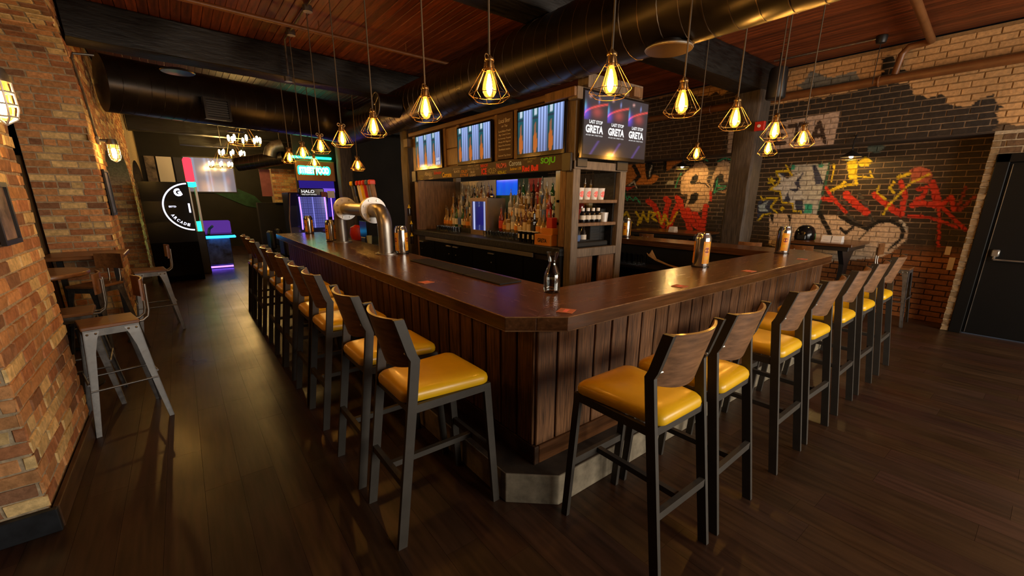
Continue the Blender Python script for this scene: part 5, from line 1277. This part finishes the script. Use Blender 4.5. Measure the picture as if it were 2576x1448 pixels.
# shooting game with cyan deck
sg=thing('shooting_game','arcade shooting game with cyan lit deck and printed cabinet','arcade machine',(.55,12.75,0))
mat('game_print',(.05,.07,.14),.35,var=1.2,scale=5,detail=6)
MB().cbox(.26,.86,12.45,13.2,.08,.72,.012).build('cabinet','game_print',sg); MB().cbox(.22,.98,12.30,13.2,.74,.79,.012).build('deck_light','neon_cyan',sg); MB().cbox(.24,.95,12.34,13.2,.795,.83,.01).build('deck','black_gloss',sg); MB().cbox(.30,.95,12.9,13.2,.83,1.12,.02).build('backboard','neon_violet_dim' if 'neon_violet_dim' in MATS else (emit('neon_violet_dim',(.16,.05,.45),.6) and 'neon_violet_dim'),sg)
MB().tube([(.45,12.45,.83),(.48,12.5,.95),(.55,12.42,1.02)],.03,8).build('toy_gun','label_blue',sg,smooth=40); MB().box(.30,.84,12.44,12.46,.02,.06).build('kick_light','neon_violet',sg)
# posters, white board and projection screen on the far wall
mat('poster_mix',(.18,.14,.10),.5,var=1.3,scale=3)
struct(MB().box(-.69,.28,16.06,16.2,0,CEIL).build('wall_back','dark_wall'))
def flat(n_,x0,x1,y,z0,z1,m_,l,c): return tag(MB().box(x0,x1,y,y+.03,z0,z1).build(n_,m_),l,c)
flat('poster',-.58,-.36,16.03,2.05,2.80,'poster_mix','colourful poster above the ring kiosk','poster'); flat('white_board',-.32,.02,16.03,2.05,2.80,'white','blank white board above the ring kiosk','board'); flat('dark_sign',.06,.26,16.03,2.05,2.80,'black_paint','black arcade sign beside the blank white board','sign')
psn=thing('projection_screen','large pale projection screen on the far wall','screen',(1.0,18.0,1.85))
def proj_img(u,v):
    c=np.array((.20,.165,.185))*(.8+.3*v)
    for k,s in ((.18,.02),(.42,.03),(.50,.015),(.78,.03)): c=c+np.array((.06,.12,.22))*math.exp(-((u-k)/s)**2)
    for k in (.1,.5,.85): c=c+np.array((.14,.02,.0))*math.exp(-((u-k)/.05)**2-((v-.35)/.12)**2)
    return tuple(c)
grid_panel('image',(.33,18.0,1.88),(1,0,0),ZUP,1.34,1.08,48,20,proj_img,'screen_on',psn); MB().box(.30,1.70,18.005,18.03,1.85,3.0).build('surround','black_paint',psn)
# far wall mural patch, pink and brick panels, railing
tag(MB().add([(.9,18.03,1.9),(1.9,18.03,1.4),(2.6,18.03,1.25),(2.2,18.03,1.75),(1.5,18.03,2.1)],[(0,1,2,3,4)]).add([(.9,18.055,1.9),(1.9,18.055,1.4),(2.6,18.055,1.25),(2.2,18.055,1.75),(1.5,18.055,2.1)],[(4,3,2,1,0)]).build('green_mural','green_paint'),'green painted wing shape on the far wall','mural')
mat('pink_panel',(.28,.09,.09),.7,var=.2); flat('pink_banner',1.83,2.08,13.45,1.72,2.42,'pink_panel','dull pink banner beside the brick panel','banner')
bp=struct(MB().box(2.12,2.85,13.5,13.9,1.55,2.45).build('wall_back','mortar')); brick_field(bp,lambda u,v,d:(u,13.5-d,v),2.12,2.85,1.56,2.44,tan_brick,n_ind=60,proud=.006,seed=31)
struct(MB().box(1.7,3.3,13.6,13.9,0,1.55).build('wall_back','dark_wall'))
# partition with kitchen pass, glowing sign, racing game
struct(MB().box(3.42,7.8,11.4,11.5,0,CEIL).build('wall_back','dark_wall'))
struct(MB().box(2.42,3.42,11.95,12.05,0,CEIL).build('wall_back','dark_wall'))
ps=thing('kitchen_sign','orange sign box with green-white neon words over the kitchen pass','sign',(2.85,11.9,2.1)); mat('sign_orange',(.42,.17,.03),.5); 
MB().cbox(2.43,3.34,11.88,11.95,2.10,2.58,.006).build('sign_box','sign_orange',ps); text('STREET FOOD',(2.84,11.877,2.35),(1,0,0),ZUP,.70,.16,'neon_pale_green',ps,bold=.06); text('STREET FOOD',(2.845,11.8795,2.35),(1,0,0),ZUP,.78,.22,'neon_green',ps,bold=.12)
MB().cbox(2.36,3.28,11.84,11.95,2.63,2.68,.006).build('green_strip','neon_green',ps)
kp=thing('kitchen_pass','dim kitchen pass opening glowing violet','kitchen pass',(2.85,11.9,1.2)); emit('violet_wall',(.03,.015,.25),.8); emit('violet_bright',(.25,.12,.85),.9)
MB().box(2.46,3.30,11.918,11.946,1.2,2.10).build('inner_wall','violet_wall',kp); MB().box(2.5,3.30,11.9,11.916,1.82,1.92).build('light_strip','violet_bright',kp)
rg_=thing('racing_game','curved arcade cabinet with violet tubes and HALO title','arcade machine',(2.5,11.2,0))
mat('game_side',(.02,.02,.04),.2)
R=[]
for z,y0 in ((0,11.2),(.5,11.12),(1.0,11.22),(1.5,11.18),(1.80,11.05)): R.append([(2.02,y0,z),(2.90,y0,z),(2.90,11.8,z),(2.02,11.8,z)])
MB().loft(R).build('cabinet','game_side',rg_); 
grid_panel('display',(2.22,11.05,.98),(1,0,0),ZUP,.62,.72,32,32,lambda u,v:tuple(np.array((.03,.03,.12))*(1+2.0*abs(math.sin(u*40))*abs(math.sin(v*40)))+np.array((.2,.2,.6))*math.exp(-((u-.5)/.012)**2)),'screen_on',rg_)
for x in (2.24,2.80): MB().tube([(x,11.03,.95),(x+.01,11.035,1.3),(x,11.03,1.70)],.014,8).build('violet_tube','neon_violet',rg_,smooth=50)
MB().tube([(2.95,11.03,1.0),(2.95,11.03,1.68)],.010,8).build('violet_tube','neon_violet',rg_,smooth=50)
MB().cbox(2.25,2.80,11.0,11.12,1.72,1.90,.02).build('title_board','black_gloss',rg_); text('HALO',(2.44,10.999,1.825),(1,0,0),ZUP,.28,.07,'screen_text',rg_,bold=.02); text('FIRETEAM RAVEN',(2.46,10.999,1.755),(1,0,0),ZUP,.32,.03,'screen_text',rg_)
MB().tube([(2.02,11.1,.1),(1.98,11.05,.6),(1.99,11.08,1.2),(2.05,11.0,1.78)],.012,8).build('edge_light','tan_wood',rg_,smooth=50); MB().box(2.06,2.20,11.02,11.06,.78,.81).build('cyan_strip','neon_cyan',rg_)
flat('pink_notice',2.72,2.84,10.94,1.70,1.82,'pink_panel','small pink notice hanging before the arcade cabinet','notice'); flat('cream_notice',2.86,3.02,10.94,1.68,1.84,'white','cream notice beside the pink notice','notice')
# small ducts at the far end
SC=lambda x,y,z:(x*1.13,y*1.13,1.66+(z-1.66)*1.13)
fd=duct('spiral_duct',SC(1.2,11.9,2.42),SC(2.1,11.4,2.58),.17,'small dark duct running to the far arcade area',.12)
MB().tube([SC(1.80,11.35,2.58),SC(1.84,11.35,2.72),SC(1.92,11.34,2.80),SC(2.08,11.33,2.84)],.15,18).build('elbow_body','galv',fd,smooth=50)
for q in (SC(1.35,11.82,0)[:2],SC(2.05,11.43,0)[:2]): MB().tube([(q[0],q[1],2.62),(q[0],q[1],CEIL-.004)],.006,6).build('hanger_rod','galv',fd)
# chandeliers
def chandelier(loc,l,i):
    t=thing('chandelier',l,'chandelier',loc,0,'ring chandeliers'); x,y,z=loc; Rr=.30
    m=MB(); 
    for dz in (-.02,.02): m.ring((x,y,z+dz),Rr,.008,32,6)
    m.build('ring_frame','brass',t,smooth=50)
    for k in range(4):
        a=2*PI*k/4+.4; MB().tube([(x+Rr*math.cos(a),y+Rr*math.sin(a),z+.02),(x,y,z+.55)],.004,5).build('chain','brass',t)
    MB().tube([(x,y,z+.55),(x,y,CEIL-.005)],.008,6).build('stem','brass',t); MB().lathe([(.0,CEIL-.03-z),(.06,CEIL-.02-z),(.07,CEIL-.004-z),(.0,CEIL-.003-z)],16,loc).build('canopy','brass',t,smooth=40)
    for k in range(8):
        a=2*PI*k/8; c=(x+Rr*math.cos(a),y+Rr*math.sin(a),z)
        so=MB().lathe([(.0,-.03),(.014,-.03),(.016,.03),(.0,.03)],8,c).build('lamp_holder','brass',t); MB().lathe([(.010,.03),(.022,.07),(.026,.11),(.018,.15),(.0,.165)],10,c).build('bulb','chand_bulb',so,smooth=60)
emit('chand_bulb',(1.0,.60,.17),170.0)
for i,(p,D,l) in enumerate((((617,362),11.5,'ring chandelier with glowing bulbs, closest to the left duct'),((585,393),14.9,'ring chandelier with glowing bulbs, between the other two'),((557,420),16.6,'ring chandelier with glowing bulbs in front of the projection screen'))):
    chandelier(ony(*p,D),l,i)
for px,py,Yd,l in ((592,332,9.9,'flat pale ceiling disc in front of the first chandelier'),(556,369,12.2,'flat pale ceiling disc between the chandeliers')):
    c=ony(px,py,Yd); t=thing('ceiling_disc',l,'diffuser',c); MB().lathe([(.0,-.008),(.14,-.004),(.15,.006),(.0,.02)],24,c).build('plate','galv',t,smooth=40); MB().tube([(c[0],c[1],c[2]+.01),(c[0],c[1],CEIL-.004)],.008,6).build('rod','galv',t)
# dark lounge chairs along the far aisle
mat('dark_leather',(.014,.012,.011),.5)
for i,(x,y) in enumerate(((1.45,10.3),(1.45,12.0),(1.75,12.9))):
    t=thing('lounge_chair',('black low chair beyond the far end of the bar stools','black low chair by the racing game','black low chair in front of the brick panel')[i],'chair',(x,y,0)); MB().cbox(x-.28,x+.28,y-.28,y+.28,.12,.45,.05).build('seat_block','dark_leather',t,smooth=40); MB().cbox(x+.18,x+.30,y-.28,y+.28,.45,.88,.04).build('back_block','dark_leather',t,smooth=40)
    for sx in (-.24,.24):
        for sy in (-.24,.24): MB().cyl((x+sx,y+sy,0),(x+sx,y+sy,.13),.018,n=8).build('leg','black_paint',t)
